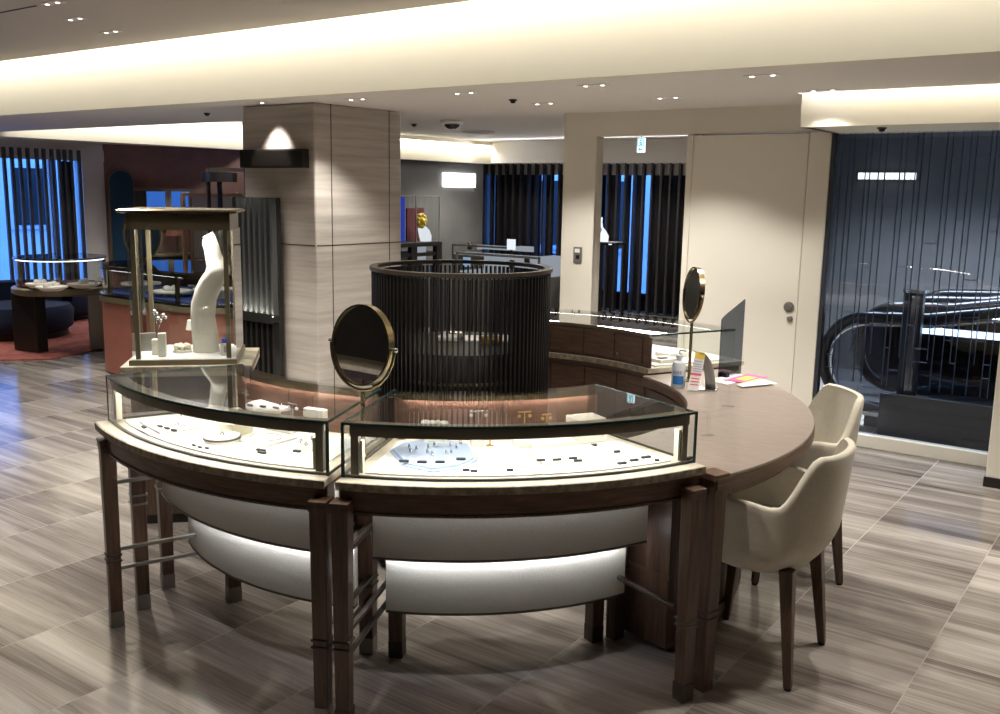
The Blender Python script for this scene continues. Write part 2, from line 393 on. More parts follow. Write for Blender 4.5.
# back hall
b = MB(); b.bx(-7.37, -7.30, 7.6, 9.87, 1.99, 2.62); struct('ceiling_cove', b, M['beam'], 'lit cream fascia of the far ceiling behind the column', 'fascia')
b = MB(); b.bx(-7.37, -3.0, 9.87, 9.93, 2.0, 2.62); struct('ceiling_pelmet', b, M['soffit'], 'pale pelmet in front of the far curtain', 'fascia')
b = MB(); b.bx(-7.60, -7.45, 6.2, 9.9, 0, 2.62); struct('wall_sign', b, M['grey'], 'dark grey wall carrying the lit sign', 'wall')
b = MB(); b.bx(-9, -2.8, 9.93, 12.4, 2.085, 2.13); struct('ceiling_hall', b, M['soffit'], 'low ceiling above the far curtain', 'ceiling')
b = MB(); b.bx(-9.0, -8.9, 9.9, 12.4, 0, 2.1); b.bx(-2.98, -2.9, 6.6, 12.4, 0, 2.4); b.bx(-4.1, -2.8, 6.6, 9.9, 2.30, 2.35)
struct('wall_hall', b, M['grey'], 'side wall of the far hall', 'wall')
# left: window wall, terracotta wall, fascia
XW = -12.3
b = MB(); b.bx(-12.5, XW, 2.0, 7.62, 2.11, 2.66); b.bx(-12.5, XW, 2.0, 7.62, 0, .30); b.bx(-12.5, XW, 2, 4.6, .3, 2.11); b.bx(-12.5, XW - .0, 7.3, 7.62, .3, 2.11)
struct('wall_left', b, M['soffit'], 'wall around the far left window', 'wall')
b = MB(); b.prism([(XW, 7.62), (-11.4, 10.6), (-11.55, 10.7), (-12.5, 7.75)], 0, 2.66); struct('wall_terracotta', b, M['red'], 'terracotta plaster wall at the far left', 'wall')
b = MB(); b.bx(-11.75, -11.68, 2, 10.2, 2.2, 2.62); b.bx(-12.4, -11.7, 2, 10.2, 2.2, 2.24)
struct('ceiling_valance', b, M['beam'], 'lit cream fascia above the far left window', 'fascia')
b = MB(); b.bx(-11.6, -8.9, 10.6, 10.7, 0, 2.66); struct('wall_far', b, M['red'], 'terracotta wall behind the far counters', 'wall')
# shell behind the camera
b = MB(); b.bx(-13, 4, -5.1, -5, 0, 3.05); b.bx(-13, 4, -5, -4.95, 2.0, 2.7); struct('wall_front', b, M['grey'], 'dark wall behind the viewpoint', 'wall')
b = MB(); b.bx(4, 4.1, -5, 13.2, 0, 3.05); struct('wall_side', b, M['grey'], 'wall closing the shop on the right', 'wall')
b = MB(); b.bx(-13.1, -13, -5, 2.0, 0, 3.05); b.bx(-13.1, -12.3, 2.0, 2.1, 0, 2.7); struct('wall_west', b, M['grey'], 'wall closing the shop on the left', 'wall')
# far left window
w = thing('window_2', 'far left shop window with dark vertical slats, blue dusk outside', 'window', (XW - .1, 6.3, .3)); w['kind'] = 'structure'
b = MB(); b.bx(-12.46, -12.44, 4.6, 7.3, .3, 2.11); b.build('pane', M['glass'], w)
b = MB(); b.bx(-12.48, -12.42, 6.9, 7.0, .3, 2.0); b.bx(-12.48, -12.42, 4.6, 7.3, 1.98, 2.11); b.build('frame', M['soffit'], w)
b = MB()
for px in (3, 11, 19, 27, 36, 43, 51, 58, 64, 70, 78):
    p = atx(px, 150, XW + .03); b.bx(XW + .02, XW + .055, p.y - .02, p.y + .02, .3, 2.10)
p = atx(66, 170, XW); b.bx(XW - .02, XW + .01, p.y - .10, p.y + .10, .3, 1.95)
b.build('slat', M['slat'], w)
b = MB(); b.bx(XW, XW + .02, 4.6, 7.62, 1.96, 2.11); b.build('track_cover', M['soffit'], w)
# curtain along the far hall
w = thing('window_3', 'far hall window behind charcoal vertical slats and sheer curtain', 'window', (-6.5, 11.85, 0)); w['kind'] = 'structure'
b = MB(); x = -8.85; random.seed(3)
while x < -2.95:
    b.box((x, 11.82, 1.03), (.030, .07, 2.06)); x += .135
b.build('slat', M['slat'], w)
b = MB(); x = -8.6
dk = [(-8.75, -8.02), (-7.98, -7.90), (-7.84, -7.72), (-7.62, -6.86), (-6.78, -6.56), (-6.50, -6.40), (-6.36, -6.20), (-6.10, -5.2), (-5.2, -2.9)]
for x0, x1 in dk:
    n = max(6, int((x1 - x0) / .03)); P = [(x0 + (x1 - x0) * i / n, 11.95 + .022 * math.sin(i * 1.7) + .01 * math.sin(i * .7)) for i in range(n + 1)]
    for i in range(n):
        b.add([(*P[i], .02), (*P[i+1], .02), (*P[i+1], 1.93), (*P[i], 1.93)], [(0, 1, 2, 3)])
b.build('curtain', M['curtain'], w, smooth=60, solid=.004)
b = MB(); b.bx(-8.9, -2.9, 11.868, 11.88, 1.90, 2.06); b.build('track_cover', M['soffit'], w)
b = MB(); b.bx(-8.9, -2.9, 11.79, 11.86, 2.05, 2.085); b.build('rail', M['soffit'], w)
b = MB(); b.bx(-8.9, -3.2, 12.1, 12.16, 0, .25); b.bx(-8.9, -3.2, 12.1, 12.16, 1.95, 2.1); b.bx(-6.98, -6.9, 12.1, 12.16, .2, 2); b.bx(-6.35, -6.3, 12.1, 12.16, .2, 2); b.build('frame', M['black'], w)
# outside: facade across the street, its own windows
t = thing('neighbour_block', 'pale block across the lane seen between the slats of the far hall', 'building', (-6, 18, 0))
b = MB(); b.bx(-20, 6, 18, 18.5, -3, 7); b.build('wall', M['facade'], t)
for k in range(8):
    f = MB().bx(-12 + k * 1.6, -11.3 + k * 1.6, 17.95, 18.02, .4, 2.0).build('window_frame', M['facade'], t); MB().bx(-11.9 + k * 1.6, -11.4 + k * 1.6, 17.93, 17.96, .5, 1.9).build('pane', M['glossblack'], f)
t = thing('building', 'pale building across the street seen through the far left window', 'building', (-22, 8, 0))
b = MB(); b.bx(-22.6, -22, -6, 22, -3, 9); b.build('wall', M['facade'], t)
for k in range(7):
    y = 2 + k * 2.3
    for z in (.6, 3.2):
        f = MB().bx(-22.02, -21.95, y, y + 1.2, z, z + 1.5).build('window_frame', M['facade'], t)
        MB().bx(-21.96, -21.93, y + .1, y + 1.1, z + .1, z + 1.4).build('pane', M['glossblack'], f)
b = MB(); b.bx(-40, 10, -20, 40, -3.2, -3.0); struct('street', b, M['grey'], 'street outside, far below the windows', 'street')
# escalator well behind the glass wall
b = MB(); b.bx(-2.9, 4, 9.4, 9.5, 0, 2.6); b.bx(-2.9, 4, 6.6, 9.5, 2.5, 2.6); b.bx(-2.9, -2.82, 6.6, 9.5, 0, 2.6); struct('wall_well', b, M['grey'], 'dark far wall of the escalator well', 'wall')
# ================================================================== THE ROUND COUNTER
def curve_pts(r, t0, t1, z, n=40): return [pol(r, t0 + (t1 - t0) * i / n, z) for i in range(n + 1)]
def leg_mesh(r, th, ztop, w=.058, foot=False):
    b = MB(); p = pol(r, th); a = rad(th)
    b.taper((p.x, p.y, 0), w * .8, (p.x, p.y, ztop), w, a)
    return b, p, a
def showcase(t0, t1, label, joint_side, RC):
    def pol(r, deg, z=0): return Vector((RC.x + r*math.cos(rad(deg)), RC.y + r*math.sin(rad(deg)), z))
    def leg_mesh(r, th, ztop, w=.058):
        b = MB(); p = pol(r, th); a = rad(th); b.taper((p.x, p.y, 0), w * .8, (p.x, p.y, ztop), w, a); return b, p, a
    tm = (t0 + t1) / 2; base = pol(1.2, tm)
    t = thing('curved_showcase', label, 'display counter', base, 'curved glass showcases of the round counter')
    # stone, apron
    MB().arc(RC, .90, 1.475, .766, .790, t0, t1).build('stone_top', [M['stone']], t, bevel=.003, smooth=30)
    MB().arc(RC, 1.474, 1.480, .764, .788, t0, t1).build('stone_edge', M['stone_edge'], t, smooth=30)
    MB().arc(RC, 1.39, 1.452, .690, .766, t0, t1).build('apron', M['wood_h'], t, bevel=.002, smooth=30)
    MB().arc(RC, 1.388, 1.4565, .684, .692, t0, t1).build('apron_bead', M['wood'], t, smooth=30)
    b = MB(); b.arc(RC, .92, .95, .45, .766, t0, t1); b.arc(RC, .92, 1.40, .742, .766, t0 + .3, t1 - .3); b.build('carcass', M['wood_h'], t, smooth=30)
    # legs
    for r, th, zt, cap in ((1.476 if joint_side > 0 else 1.448, t0 + (.75 if joint_side > 0 else 1.5), .724, 1), ((1.488 if joint_side > 0 else 1.476), t1 - (2.3 if joint_side > 0 else .55), .724, 1), (1.0, t0 + 1.9, .70, 0), (1.0, t1 - 1.9, .70, 0)):
        b, p, a = leg_mesh(r, th, zt, .054 if cap else .062)
        lg = b.build('leg', M['wood'], t, bevel=.003)
        if cap:
            b = MB(); b.box((p.x, p.y, .725), (.062, .060, .012), a); b.box((p.x, p.y, .708), (.058, .058, .022), a)
            b.build('capital', M['wood'], lg, bevel=.002)
        b = MB()
        for z in (.285, .262): b.box((p.x, p.y, z), (.056 if cap else .061,) * 2 + (.008,), a)
        b.build('collar', M['bronze_d'], lg, bevel=.002)
        b = MB(); b.taper((p.x, p.y, 0), .0485 if cap else .0515, (p.x, p.y, .062), .0495 if cap else .0525, a); b.build('metal_foot', M['steel'] if joint_side < 0 else M['bronze_d'], lg, bevel=.001)
    if joint_side < 0:
        MB().arc(RC, .95, 1.38, .735, .766, t0 - 8, t0).build('end_board', M['wood'], t, smooth=30)
        for lx, ly in ((-3.205, 2.055), (-3.30, 2.235)):
            a = rad(t0)
            lg = MB().taper((lx, ly, 0), .046, (lx, ly, .735), .056, a).build('leg', M['wood'], t, bevel=.003)
            b = MB()
            for z in (.47, .435): b.box((lx, ly, z), (.060, .060, .008), a)
            b.build('collar', M['steel'], lg); b = MB(); b.taper((lx, ly, 0), .0485, (lx, ly, .062), .0495, a); b.build('metal_foot', M['steel'], lg)
    # stretchers at both ends
    for th in (t0 + (.9 if joint_side > 0 else 1.5), t1 - (2.3 if joint_side > 0 else .7)):
        for z, r0 in ((.225, .98), (.30, .98), (.56, 1.2)) if th < tm or joint_side < 0 else ((.30, .98),):
            a, c = pol(1.43, th, z), pol(r0, th, z)
            mid = (a + c) / 2; L_ = (a - c).length
            MB().box(mid, (L_, .016, .014), rad(th)).build('stretcher', M['steel'] if th < tm and joint_side < 0 else M['bronze_d'], t, bevel=.002)
    # two tiers of linen fronts with light under each ledge
    e0, e1 = t0 + (1.4 if joint_side > 0 else -3.0), t1 - (.7 if joint_side > 0 else 1.4)
    for nm, r, z0, z1 in (('upper_panel', 1.24, .465, .742), ('lower_panel', 1.14, .235, .50)):
        pn = MB().arc(RC, r - .03, r, z0, z1, e0 + (0 if r > 1.2 else (.6 if joint_side > 0 else -2.5)), e1 - (0 if r > 1.2 else .2)).build(nm, M['fabric'], t, smooth=30)
        MB().arc(RC, r - .028, r + .003, z0 - .008, z0, e0 + (0 if r > 1.2 else (.6 if joint_side > 0 else -2.5)), e1 - (0 if r > 1.2 else .2)).build('bottom_edge', M['bronze_d'], pn, smooth=30)
    MB().arc(RC, .95, 1.20, .47, .49, e0 + .3, e1 - .3).build('drawer_box', M['wood'], t, smooth=30)
    MB().arc(RC, .95, 1.10, .245, .262, e0 + 1, e1 - 1).build('drawer_box', M['wood'], t, smooth=30)
    for r, z in ((1.266, .722), (1.167, .448)):
        q0, q1 = e0 + .8, e1 - .8
        ls = MB().arc(RC, r + .001, r + .006, z - .010, z + .018, q0, q1, 24).build('led_housing', M['bronze_d'], t)
        MB().arc(RC, r, r + .001, z, z + .014, q0, q1, 24).build('led_strip', M['led_cool'], ls)
    # glass box
    g0, g1 = t0 + .25, t1 - .25
    R1, R0, ZT = 1.432, .925, .961
    b = MB()
    b.arc(RC, R0, R1, ZT - .008, ZT, g0, g1); b.build('top_glass', M['glass'], t, smooth=30)
    b = MB(); b.arc(RC, R1 - .008, R1, .790, ZT - .008, g0, g1); b.build('front_glass', M['glass'], t, smooth=30)
    for th, q in ((g0, 1), (g1, -1)):
        a, c = pol(R0, th), pol(R1, th); mid = (a + c) / 2
        MB().box((mid.x, mid.y, (.79 + ZT - .008) / 2), (R1 - R0 - .02, .008, ZT - .798), rad(th)).build('side_glass', M['glass'], t)
        MB().box((mid.x, mid.y, ZT - .0035), (R1 - R0, .004, .0075), rad(th)).build('glass_edge', M['glass_edge'], t)
        MB().box((c.x, c.y, (.79 + ZT) / 2), (.004, .010, ZT - .79), rad(th)).build('glass_edge', M['glass_edge'], t)
        MB().box((mid.x, mid.y, .7935), (R1 - R0 - .02, .006, .007), rad(th)).build('base_channel', M['black'], t)
    MB().arc(RC, R1 - .001, R1 + .0015, ZT - .008, ZT, g0, g1).build('glass_edge', M['glass_edge'], t, smooth=30)
    b = MB(); b.arc(RC, R0 + .002, R0 + .044, ZT - .014, ZT - .008, g0, g1); b.arc(RC, R0 + .040, R0 + .044, ZT - .027, ZT - .014, g0, g1); b.build('back_rail', M['brass'], t, smooth=30)
    MB().arc(RC, R1 - .012, R1 - .002, .790, .797, g0, g1).build('base_channel', M['black'], t, smooth=30)
    i0, i1 = g0 + .75, g1 - .75
    b = MB(); b.arc(RC, R1 - .070, R1 - .010, ZT - .018, ZT - .010, i0, i1); b.arc(RC, R1 - .024, R1 - .010, ZT - .043, ZT - .010, i0, i1)
    for th in (i0 + .55, i1 - .55): 
        p = pol(R1 - .025, th); b.box((p.x, p.y, (.797 + ZT - .04) / 2), (.024, .024, ZT - .04 - .797), rad(th))
    b.build('light_channel', M['channel'], t, smooth=30)
    MB().arc(RC, R1 - .062, R1 - .036, ZT - .0215, ZT - .018, i0 + 1.2, i1 - 1.2, 24).build('led_strip', M['led_case'], t)
    b = MB()
    for th in (i0 + 1.35, i1 - 1.35):
        p = pol(R1 - .028, th); b.box((p.x, p.y, .852), (.02, .008, .10), rad(th))
    b.build('side_diffuser', M['cream'], t)
    # back doors, inside light, display board
    bk = MB().arc(RC, R0 + .004, R0 + .022, .79, ZT - .022, g0 + .3, g1 - .3).build('back_panel', M['wood_in'], t, smooth=30)
    b = MB(); p = pol(R0 + .0225, tm); b.box((p.x, p.y, .865), (.002, .003, .14), rad(tm)); b.build('door_gap', M['black'], bk)
    MB().arc(RC, R0 + .028, R0 + .038, ZT - .022, ZT - .016, g0 + 3, g1 - 3, 24).build('led_strip', M['led_warm'], t)
    MB().arc(RC, 1.0, 1.385, .790, .7965, g0 + 2.2, g1 - 2.2).build('display_board', M['felt'], t, bevel=.002, smooth=30)
    return t
A0, A1, B0, B1 = -114.7, -67.75, -66.3, -19.4
RCA = Vector((-2.633, 3.257, 0))                  # the left segment stands 2.3 degrees out of true
showcase(A0 + 2.3, A1 + 2.3, 'left curved glass showcase of the round counter, its free end at the left', -1, RCA)
showcase(B0, B1, 'right curved glass showcase of the round counter, joining the wooden desk', 1, RC)
# ---- desk
DT = .76
t = thing('desk', 'brown round edged consultation desk closing the right side of the counter', 'desk', pol(1.25, 22))
poly = [tuple(pol(1.512, a)[:2]) for a in [(-18.6 + 82 * i / 48) for i in range(49)]] + [tuple(pol(1.0, a)[:2]) for a in [(63.4 - 82 * i / 40) for i in range(41)]]
tp = MB().prism(poly, DT - .012, DT).build('top', M['desktop'], t, bevel=.003)
MB().arc(RC, .995, 1.514, DT - .05, DT - .012, -18.6, 63.4).build('edge_band', M['wood_h'], tp, smooth=30)
MB().arc(RC, 1.40, 1.47, .665, DT - .05, -17.5, 63).build('apron', M['wood'], t, smooth=30)
for r, th in ((1.476, -17.6), (1.03, -16.8), (1.40, 61.5)):
    b, p, a = leg_mesh(r, th, .742 if r > 1.4 else .70, .062); lg = b.build('leg', M['wood'], t, bevel=.003)
    b = MB()
    for z in (.285, .262): b.box((p.x, p.y, z), (.060, .060, .008), a)
    b.build('collar', M['bronze_d'], lg, bevel=.002)
    if th < 0 and r > 1.4: MB().box((p.x, p.y, .752), (.072, .072, .022), a).build('capital', M['wood_h'], lg, bevel=.003)
pd = MB(); pd.arc(RC, 1.22, 1.25, .03, .70, -14.5, 60); pd.arc(RC, 1.0, 1.02, .03, .70, -14.5, 60)
for th in (-14.5, 60): a, c = pol(1.0, th), pol(1.25, th); pd.box(((a.x+c.x)/2, (a.y+c.y)/2, .365), (.25, .025, .67), rad(th))
pe = pd.build('pedestal', M['wood'], t, smooth=30)
b = MB(); a, c = pol(1.02, -14.5), pol(1.25, -14.5)
b.box(((a.x+c.x)/2 + .0, (a.y+c.y)/2 - .0135, .30), (.235, .006, .014), rad(-14.5)); b.build('rail', M['wood_h'], pe)
b = MB(); b.arc(RC, 1.25, 1.262, .05, .09, -13, 58); b.build('plinth_bead', M['wood'], pe, smooth=30)
for th in (-12, 14, 40): p = pol(1.225, th); MB().lathe([(1e-4, 0), (.018, 0), (.022, .015), (.018, .03), (1e-4, .03)], p, 16).build('foot', M['bronze_d'], pe)
# ---- back counter with drawers facing the staff
c0, c1 = 64.3, 112
t = thing('curved_back_counter', 'far curved counter with walnut drawers and a glass case behind them', 'display counter', pol(1.3, 88))
MB().arc(RC, 1.07, 1.62, .03, .735, c0, c1).build('carcass', M['wood'], t, smooth=30)
MB().arc(RC, 1.035, 1.66, .765, .790, c0 - .6, c1).build('stone_top', M['stone'], t, bevel=.003, smooth=30)
MB().arc(RC, 1.029, 1.036, .763, .789, c0 - .6, c1).build('stone_edge', M['stone_edge'], t, smooth=30)
MB().arc(RC, 1.06, 1.64, .735, .765, c0, c1).build('apron', M['wood_h'], t, smooth=30)
MB().arc(RC, 1.045, 1.062, .79, .945, c0, c1).build('case_back', M['wood_h'], t, smooth=30)
n = 4; st = (c1 - c0 - 3) / n
for k in range(n):
    a0, a1 = c0 + 2.6 + st * k + .25, c0 + 2.6 + st * (k + 1) - .25
    for z0, z1 in ((.805, .935), (.44, .73)):
        rr = 1.041 if z0 > .7 else 1.066
        d = MB().arc(RC, rr - .001, rr + .008, z0, z1, a0, a1, 12).build('drawer_front', M['wood_h'], t, bevel=.0015, smooth=30)
        if k == 0 and z0 > .7:
            p = pol(rr - .006, a1 - 1.2, z0 + .03); MB().sphere(p, .008, 8).build('knob', M['chrome'], d, smooth=60)
MB().arc(RC, 1.04, 1.60, .953, .961, c0, c1).build('top_glass', M['glass'], t, smooth=30)
MB().arc(RC, 1.592, 1.60, .79, .953, c0, c1).build('front_glass', M['glass'], t, smooth=30)
a, c = pol(1.06, c0), pol(1.60, c0)
MB().box(((a.x+c.x)/2, (a.y+c.y)/2, .872), (.53, .008, .162), rad(c0)).build('side_glass', M['glass'], t)
MB().box(((a.x+c.x)/2, (a.y+c.y)/2, .957), (.54, .010, .009), rad(c0)).build('glass_edge', M['glass_edge'], t)
MB().arc(RC, 1.04, 1.046, .945, .961, c0, c1).build('back_rail', M['bronze'], t, smooth=30)
MB().arc(RC, 1.10, 1.56, .79, .798, c0 + 1, c1 - 1).build('display_board', M['felt'], t, smooth=30)
MB().arc(RC, 1.53, 1.59, .945, .953, c0 + 1, c1 - 1).build('light_channel', M['bronze_d'], t, smooth=30)
MB().arc(RC, 1.54, 1.56, .942, .945, c0 + 2, c1 - 1, 24).build('led_strip', emit('back_case_led', (1, .97, .93, 1), 25), t)
# white pads inside that far case
for th, r, sz in ((69, 1.22, (.13, .10, .02)), (72.5, 1.36, (.16, .10, .03)), (79, 1.2, (.12, .1, .02))):
    p = pol(r, th, .798 + sz[2] / 2)
    o = MB().box(p, sz, rad(th)).build('jewelry_pad', M['white'], None, bevel=.003)
    tag(o, {69: 'white pad nearest the glass end of the far counter', 72.5: 'thick white pad deeper inside the far counter', 79: 'white pad further left inside the far counter'}[th], 'display pad', 'pads in the far glass case')
p = pol(1.2, 68.4, .8185); tag(MB().box(p, (.05, .035, .010), rad(68)).build('ring_box', M['black'], None, bevel=.002), 'small black box on the pad at the end of the far counter', 'box')
# ---- slatted drum
t = thing('slatted_screen_drum', 'dark round slatted screen standing in the middle of the counter', 'screen', RC)
b = MB(); n = 108
for k in range(n):
    a = 360 * k / n; p = pol(.383, a, .70); b.box(p, (.018, .0075, 1.2), rad(a))
b.build('slats', M['drumblack'], t)
MB().lathe([(.366, 1.308), (.400, 1.308), (.400, 1.324), (.366, 1.324), (.366, 1.308)], RC, 72).build('top_ring', M['bronze_d'], t, smooth=40)
MB().lathe([(.36, .862), (.372, .862), (.372, .872), (.36, .872), (.36, .862)], RC, 72).build('middle_ring', M['bronze'], t, smooth=40)
MB().lathe([(.36, .06), (.402, .06), (.402, .11), (.36, .11), (.36, .06)], RC, 72).build('bottom_ring', M['drumblack'], t, smooth=40)
MB().lathe([(1e-4, 0), (.345, 0), (.345, .985), (1e-4, .985)], RC, 64).build('inner_counter', M['ebony'], t, smooth=40)
# things on the little counter inside the drum
p = RC + Vector((-.10, .05, .985)); q = thing('card_terminal', 'small pale card machine inside the slatted drum', 'card machine', p)
MB().box(p + Vector((0, 0, .012)), (.09, .17, .024), .5).build('body', M['greypaper'], q, bevel=.006)
MB().box(p + Vector((0, .03, .026)), (.07, .06, .004), .5).build('screen', M['glossblack'], q)
p = RC + Vector((.12, .06, .985)); tag(MB().lathe([(.03, 0), (.05, .005), (.055, .03), (.045, .03), (.04, .01), (1e-4, .008)], p, 24).build('tape_roll', M['gold'], None, smooth=40), 'golden roll of tape inside the slatted drum', 'tape')
p = RC + Vector((.03, .16, .985)); tag(MB().box(p + Vector((0, 0, .004)), (.21, .14, .008), .7).build('notepad', M['paper'], None, bevel=.002), 'white notepad lying inside the slatted drum', 'notepad')
# ================================================================== TALL CASE
FL, FR = Vector((-4.046, 2.536, 0)), Vector((-3.625, 2.973, 0))
U = (FR - FL).normalized(); W_ = Vector((-U.y, U.x, 0))           # along the front, away from the viewer
TA = math.atan2(U.y, U.x); TCc = FL + U * .303 + W_ * .26
def tp_(u, w, z): q = FL + U * u + W_ * w; return Vector((q.x, q.y, z))
t = thing('tall_showcase', 'tall square glass showcase with bronze posts and a white neck bust inside', 'display case', TCc)
b = MB(); b.box(tp_(.303, .26, .775), (.607, .53, .05), TA); b.build('stone_top', M['stone'], t, bevel=.003)
b = MB(); b.box(tp_(.303, .26, .785), (.609, .532, .026), TA); b.build('stone_edge', M['stone_edge'], t, bevel=.002)
b = MB(); b.box(tp_(.303, .26, .40), (.54, .46, .70), TA); b.build('pedestal', M['wood'], t, bevel=.004)
b = MB(); b.box(tp_(.303, .26, .025), (.50, .42, .05), TA); b.build('plinth', M['ebony'], t)
MB().box(tp_(.285, .255, .8125), (.50, .46, .025), TA).build('base_frame', M['bronze'], t, bevel=.002)
MB().box(tp_(.285, .255, .826), (.485, .445, .004), TA).build('display_board', M['felt'], t)
u0, u1, w0, w1 = .075, .495, .055, .445
zt0, zt1 = 1.445, 1.52
for u, w in ((u0, w0), (u1, w0), (u0, w1), (u1, w1)):
    MB().box(tp_(u, w, (.825 + zt0) / 2), (.022, .022, zt0 - .825), TA).build('post', M['bronze'], t, bevel=.002)
b = MB(); [b.box(tp_((u0+u1)/2, w_, (zt0 + zt1) / 2), (u1 - u0 + .05, .02, zt1 - zt0), TA) for w_ in (.045, .465)]; [b.box(tp_(u_, .255, (zt0 + zt1) / 2), (.02, .44, zt1 - zt0), TA) for u_ in (u0 - .015, u1 + .015)]; b.box(tp_((u0+u1)/2, .255, zt1 - .02), (u1 - u0 + .05, .44, .04), TA); b.build('header', M['bronze'], t, bevel=.003)
b = MB(); c = tp_((u0+u1)/2, .255, 0)
def rect(du, dw, z): return [c + U * sx * du + W_ * sy * dw + Vector((0, 0, z)) for sx, sy in ((-1,-1),(1,-1),(1,1),(-1,1))]
b.loft([rect(.245, .225, 1.52), rect(.27, .245, 1.527), rect(.27, .245, 1.535), rect(.255, .23, 1.541)]); b.build('cornice', M['brass'], t)
MB().box(tp_((u0+u1)/2, w0 - .016, (.83 + zt0) / 2), (u1 - u0 + .06, .006, zt0 - .83), TA).build('front_glass', M['glass'], t)
MB().box(tp_((u0+u1)/2, w1 + .006, (.83 + zt0) / 2), (u1 - u0 + .06, .006, zt0 - .83), TA).build('rear_glass', M['glass'], t)
for u in (u0 - .032, u1 + .032): MB().box(tp_(u, .255, (.83 + zt0) / 2), (.006, w1 - w0, zt0 - .83), TA).build('side_glass', M['glass'], t)
MB().box(tp_((u0+u1)/2, .255, zt0 + .012), (u1 - u0 - .1, .26, .006), TA).build('led_panel', emit('case_ceiling_led', (1, .98, .94, 1), 26), t)
# neck bust: lofted, leaning
bust = thing('neck_bust', 'white curved leather neck bust in the tall showcase', 'display bust', tp_(.375, .25, .828))
secs = [(.828, .305, .43, .075), (.90, .303, .425, .075), (1.00, .300, .415, .074), (1.08, .303, .42, .074), (1.15, .318, .44, .078), (1.20, .338, .468, .085), (1.235, .365, .478, .090), (1.26, .372, .475, .080), (1.275, .370, .450, .062), (1.30, .366, .440, .052), (1.35, .360, .428, .046), (1.39, .352, .412, .042), (1.41, .356, .40, .038)]
rings = []
for z, a0, a1, d in secs:
    uc, ru = (a0 + a1) / 2 - .005 + .020 * min(1, max(0, (z - 1.05) / .15)), (a1 - a0) / 2; R = []
    for k in range(28):
        q = 2 * PI * k / 28; cu = math.copysign(abs(math.cos(q)) ** .6, math.cos(q)); cw = math.copysign(abs(math.sin(q)) ** .6, math.sin(q))
        R.append(tp_(uc + ru * cu, .24 + d * cw + max(0, 1.24 - z) * .10, z + (.018 * cu * (1 if z > 1.26 else 0))))
    rings.append(R)
MB().loft(rings).build('body', M['white'], bust, smooth=50)
R = [tp_(.393 + .024 * math.cos(q), .24 + .036 * math.sin(q), 1.411 + .012 * math.cos(q)) for q in [2 * PI * k / 24 for k in range(24)]]
MB().loft([R, [p + Vector((0, 0, .006)) for p in R]]).build('neck_cap', M['greypaper'], bust, smooth=50)
# small white display blocks in the tall case
def block(name, lab, cat, u, w, sz, mat, rot=0, grp=None):
    return tag(MB().box(tp_(u, w, .828 + sz[2] / 2), sz, TA + rot).build(name, mat, None, bevel=.002), lab, cat, grp)
block('display_block', 'taller narrow white block in the tall showcase', 'display block', .175, .12, (.036, .036, .115), M['white'])
block('display_block', 'shorter white block behind the narrow one in the tall showcase', 'display block', .14, .19, (.045, .05, .075), M['white'])
block('mirror_block', 'low grey mirrored wedge at the left of the tall showcase', 'display block', .075, .30, (.08, .03, .09), M['steel'], .3)
block('blue_box', 'small blue box at the right of the tall showcase', 'box', .455, .33, (.04, .04, .055), plain('blue_box', S(30, 70, 200), .4))
q = thing('photo_card', 'little framed card by the right post of the tall showcase', 'card', tp_(.475, .11, .828))
MB().box(tp_(.475, .11, .860), (.05, .008, .064), TA, .2).build('frame', M['white'], q, bevel=.001)
MB().box(tp_(.475, .1065, .862), (.018, .004, .034), TA, .2).build('picture', M['greypaper'], q)
q = thing('flower_ornament', 'spray of silver flowers standing left in the tall showcase', 'ornament', tp_(.12, .33, .828))
b = MB(); b.tube([tp_(.12, .33, .828), tp_(.122, .33, .93), tp_(.11, .33, 1.02)], .003); b.tube([tp_(.122, .33, .93), tp_(.15, .32, 1.0)], .002); b.build('stem', M['chrome'], q, smooth=60)
b = MB()
for u, z in ((.108, 1.025), (.15, 1.005), (.125, .99)): b.sphere(tp_(u, .325, z), .015, 6, .7); b.sphere(tp_(u + .014, .32, z - .012), .009, 6)
b.build('blossom', M['chrome'], q, smooth=60)
q = thing('ring_stand', 'small white ring stand with round beads in the tall showcase', 'display stand', tp_(.25, .24, .828))
b = MB(); b.lathe([(1e-4, 0), (.045, 0), (.045, .012), (.012, .018), (.012, .03), (1e-4, .03)], tp_(.25, .24, .828), 20); b.build('base', M['white'], q, smooth=40)
b = MB(); [b.sphere(tp_(.25 + .028 * math.cos(k), .24 + .028 * math.sin(k), .856), .016, 8) for k in range(6)]; b.build('bead', M['cream'], q, smooth=60)
q = thing('lamp_shaped_stand', 'white hooded little stand beside the bust in the tall showcase', 'display stand', tp_(.285, .33, .828))
MB().lathe([(1e-4, 0), (.02, 0), (.006, .012), (.006, .11), (1e-4, .11)], tp_(.285, .33, .828), 14).build('stem', M['acrylic'], q, smooth=40)
MB().lathe([(.028, .10), (.018, .15), (1e-4, .15)], tp_(.285, .33, .828), 16).build('hood', M['white'], q, smooth=40)
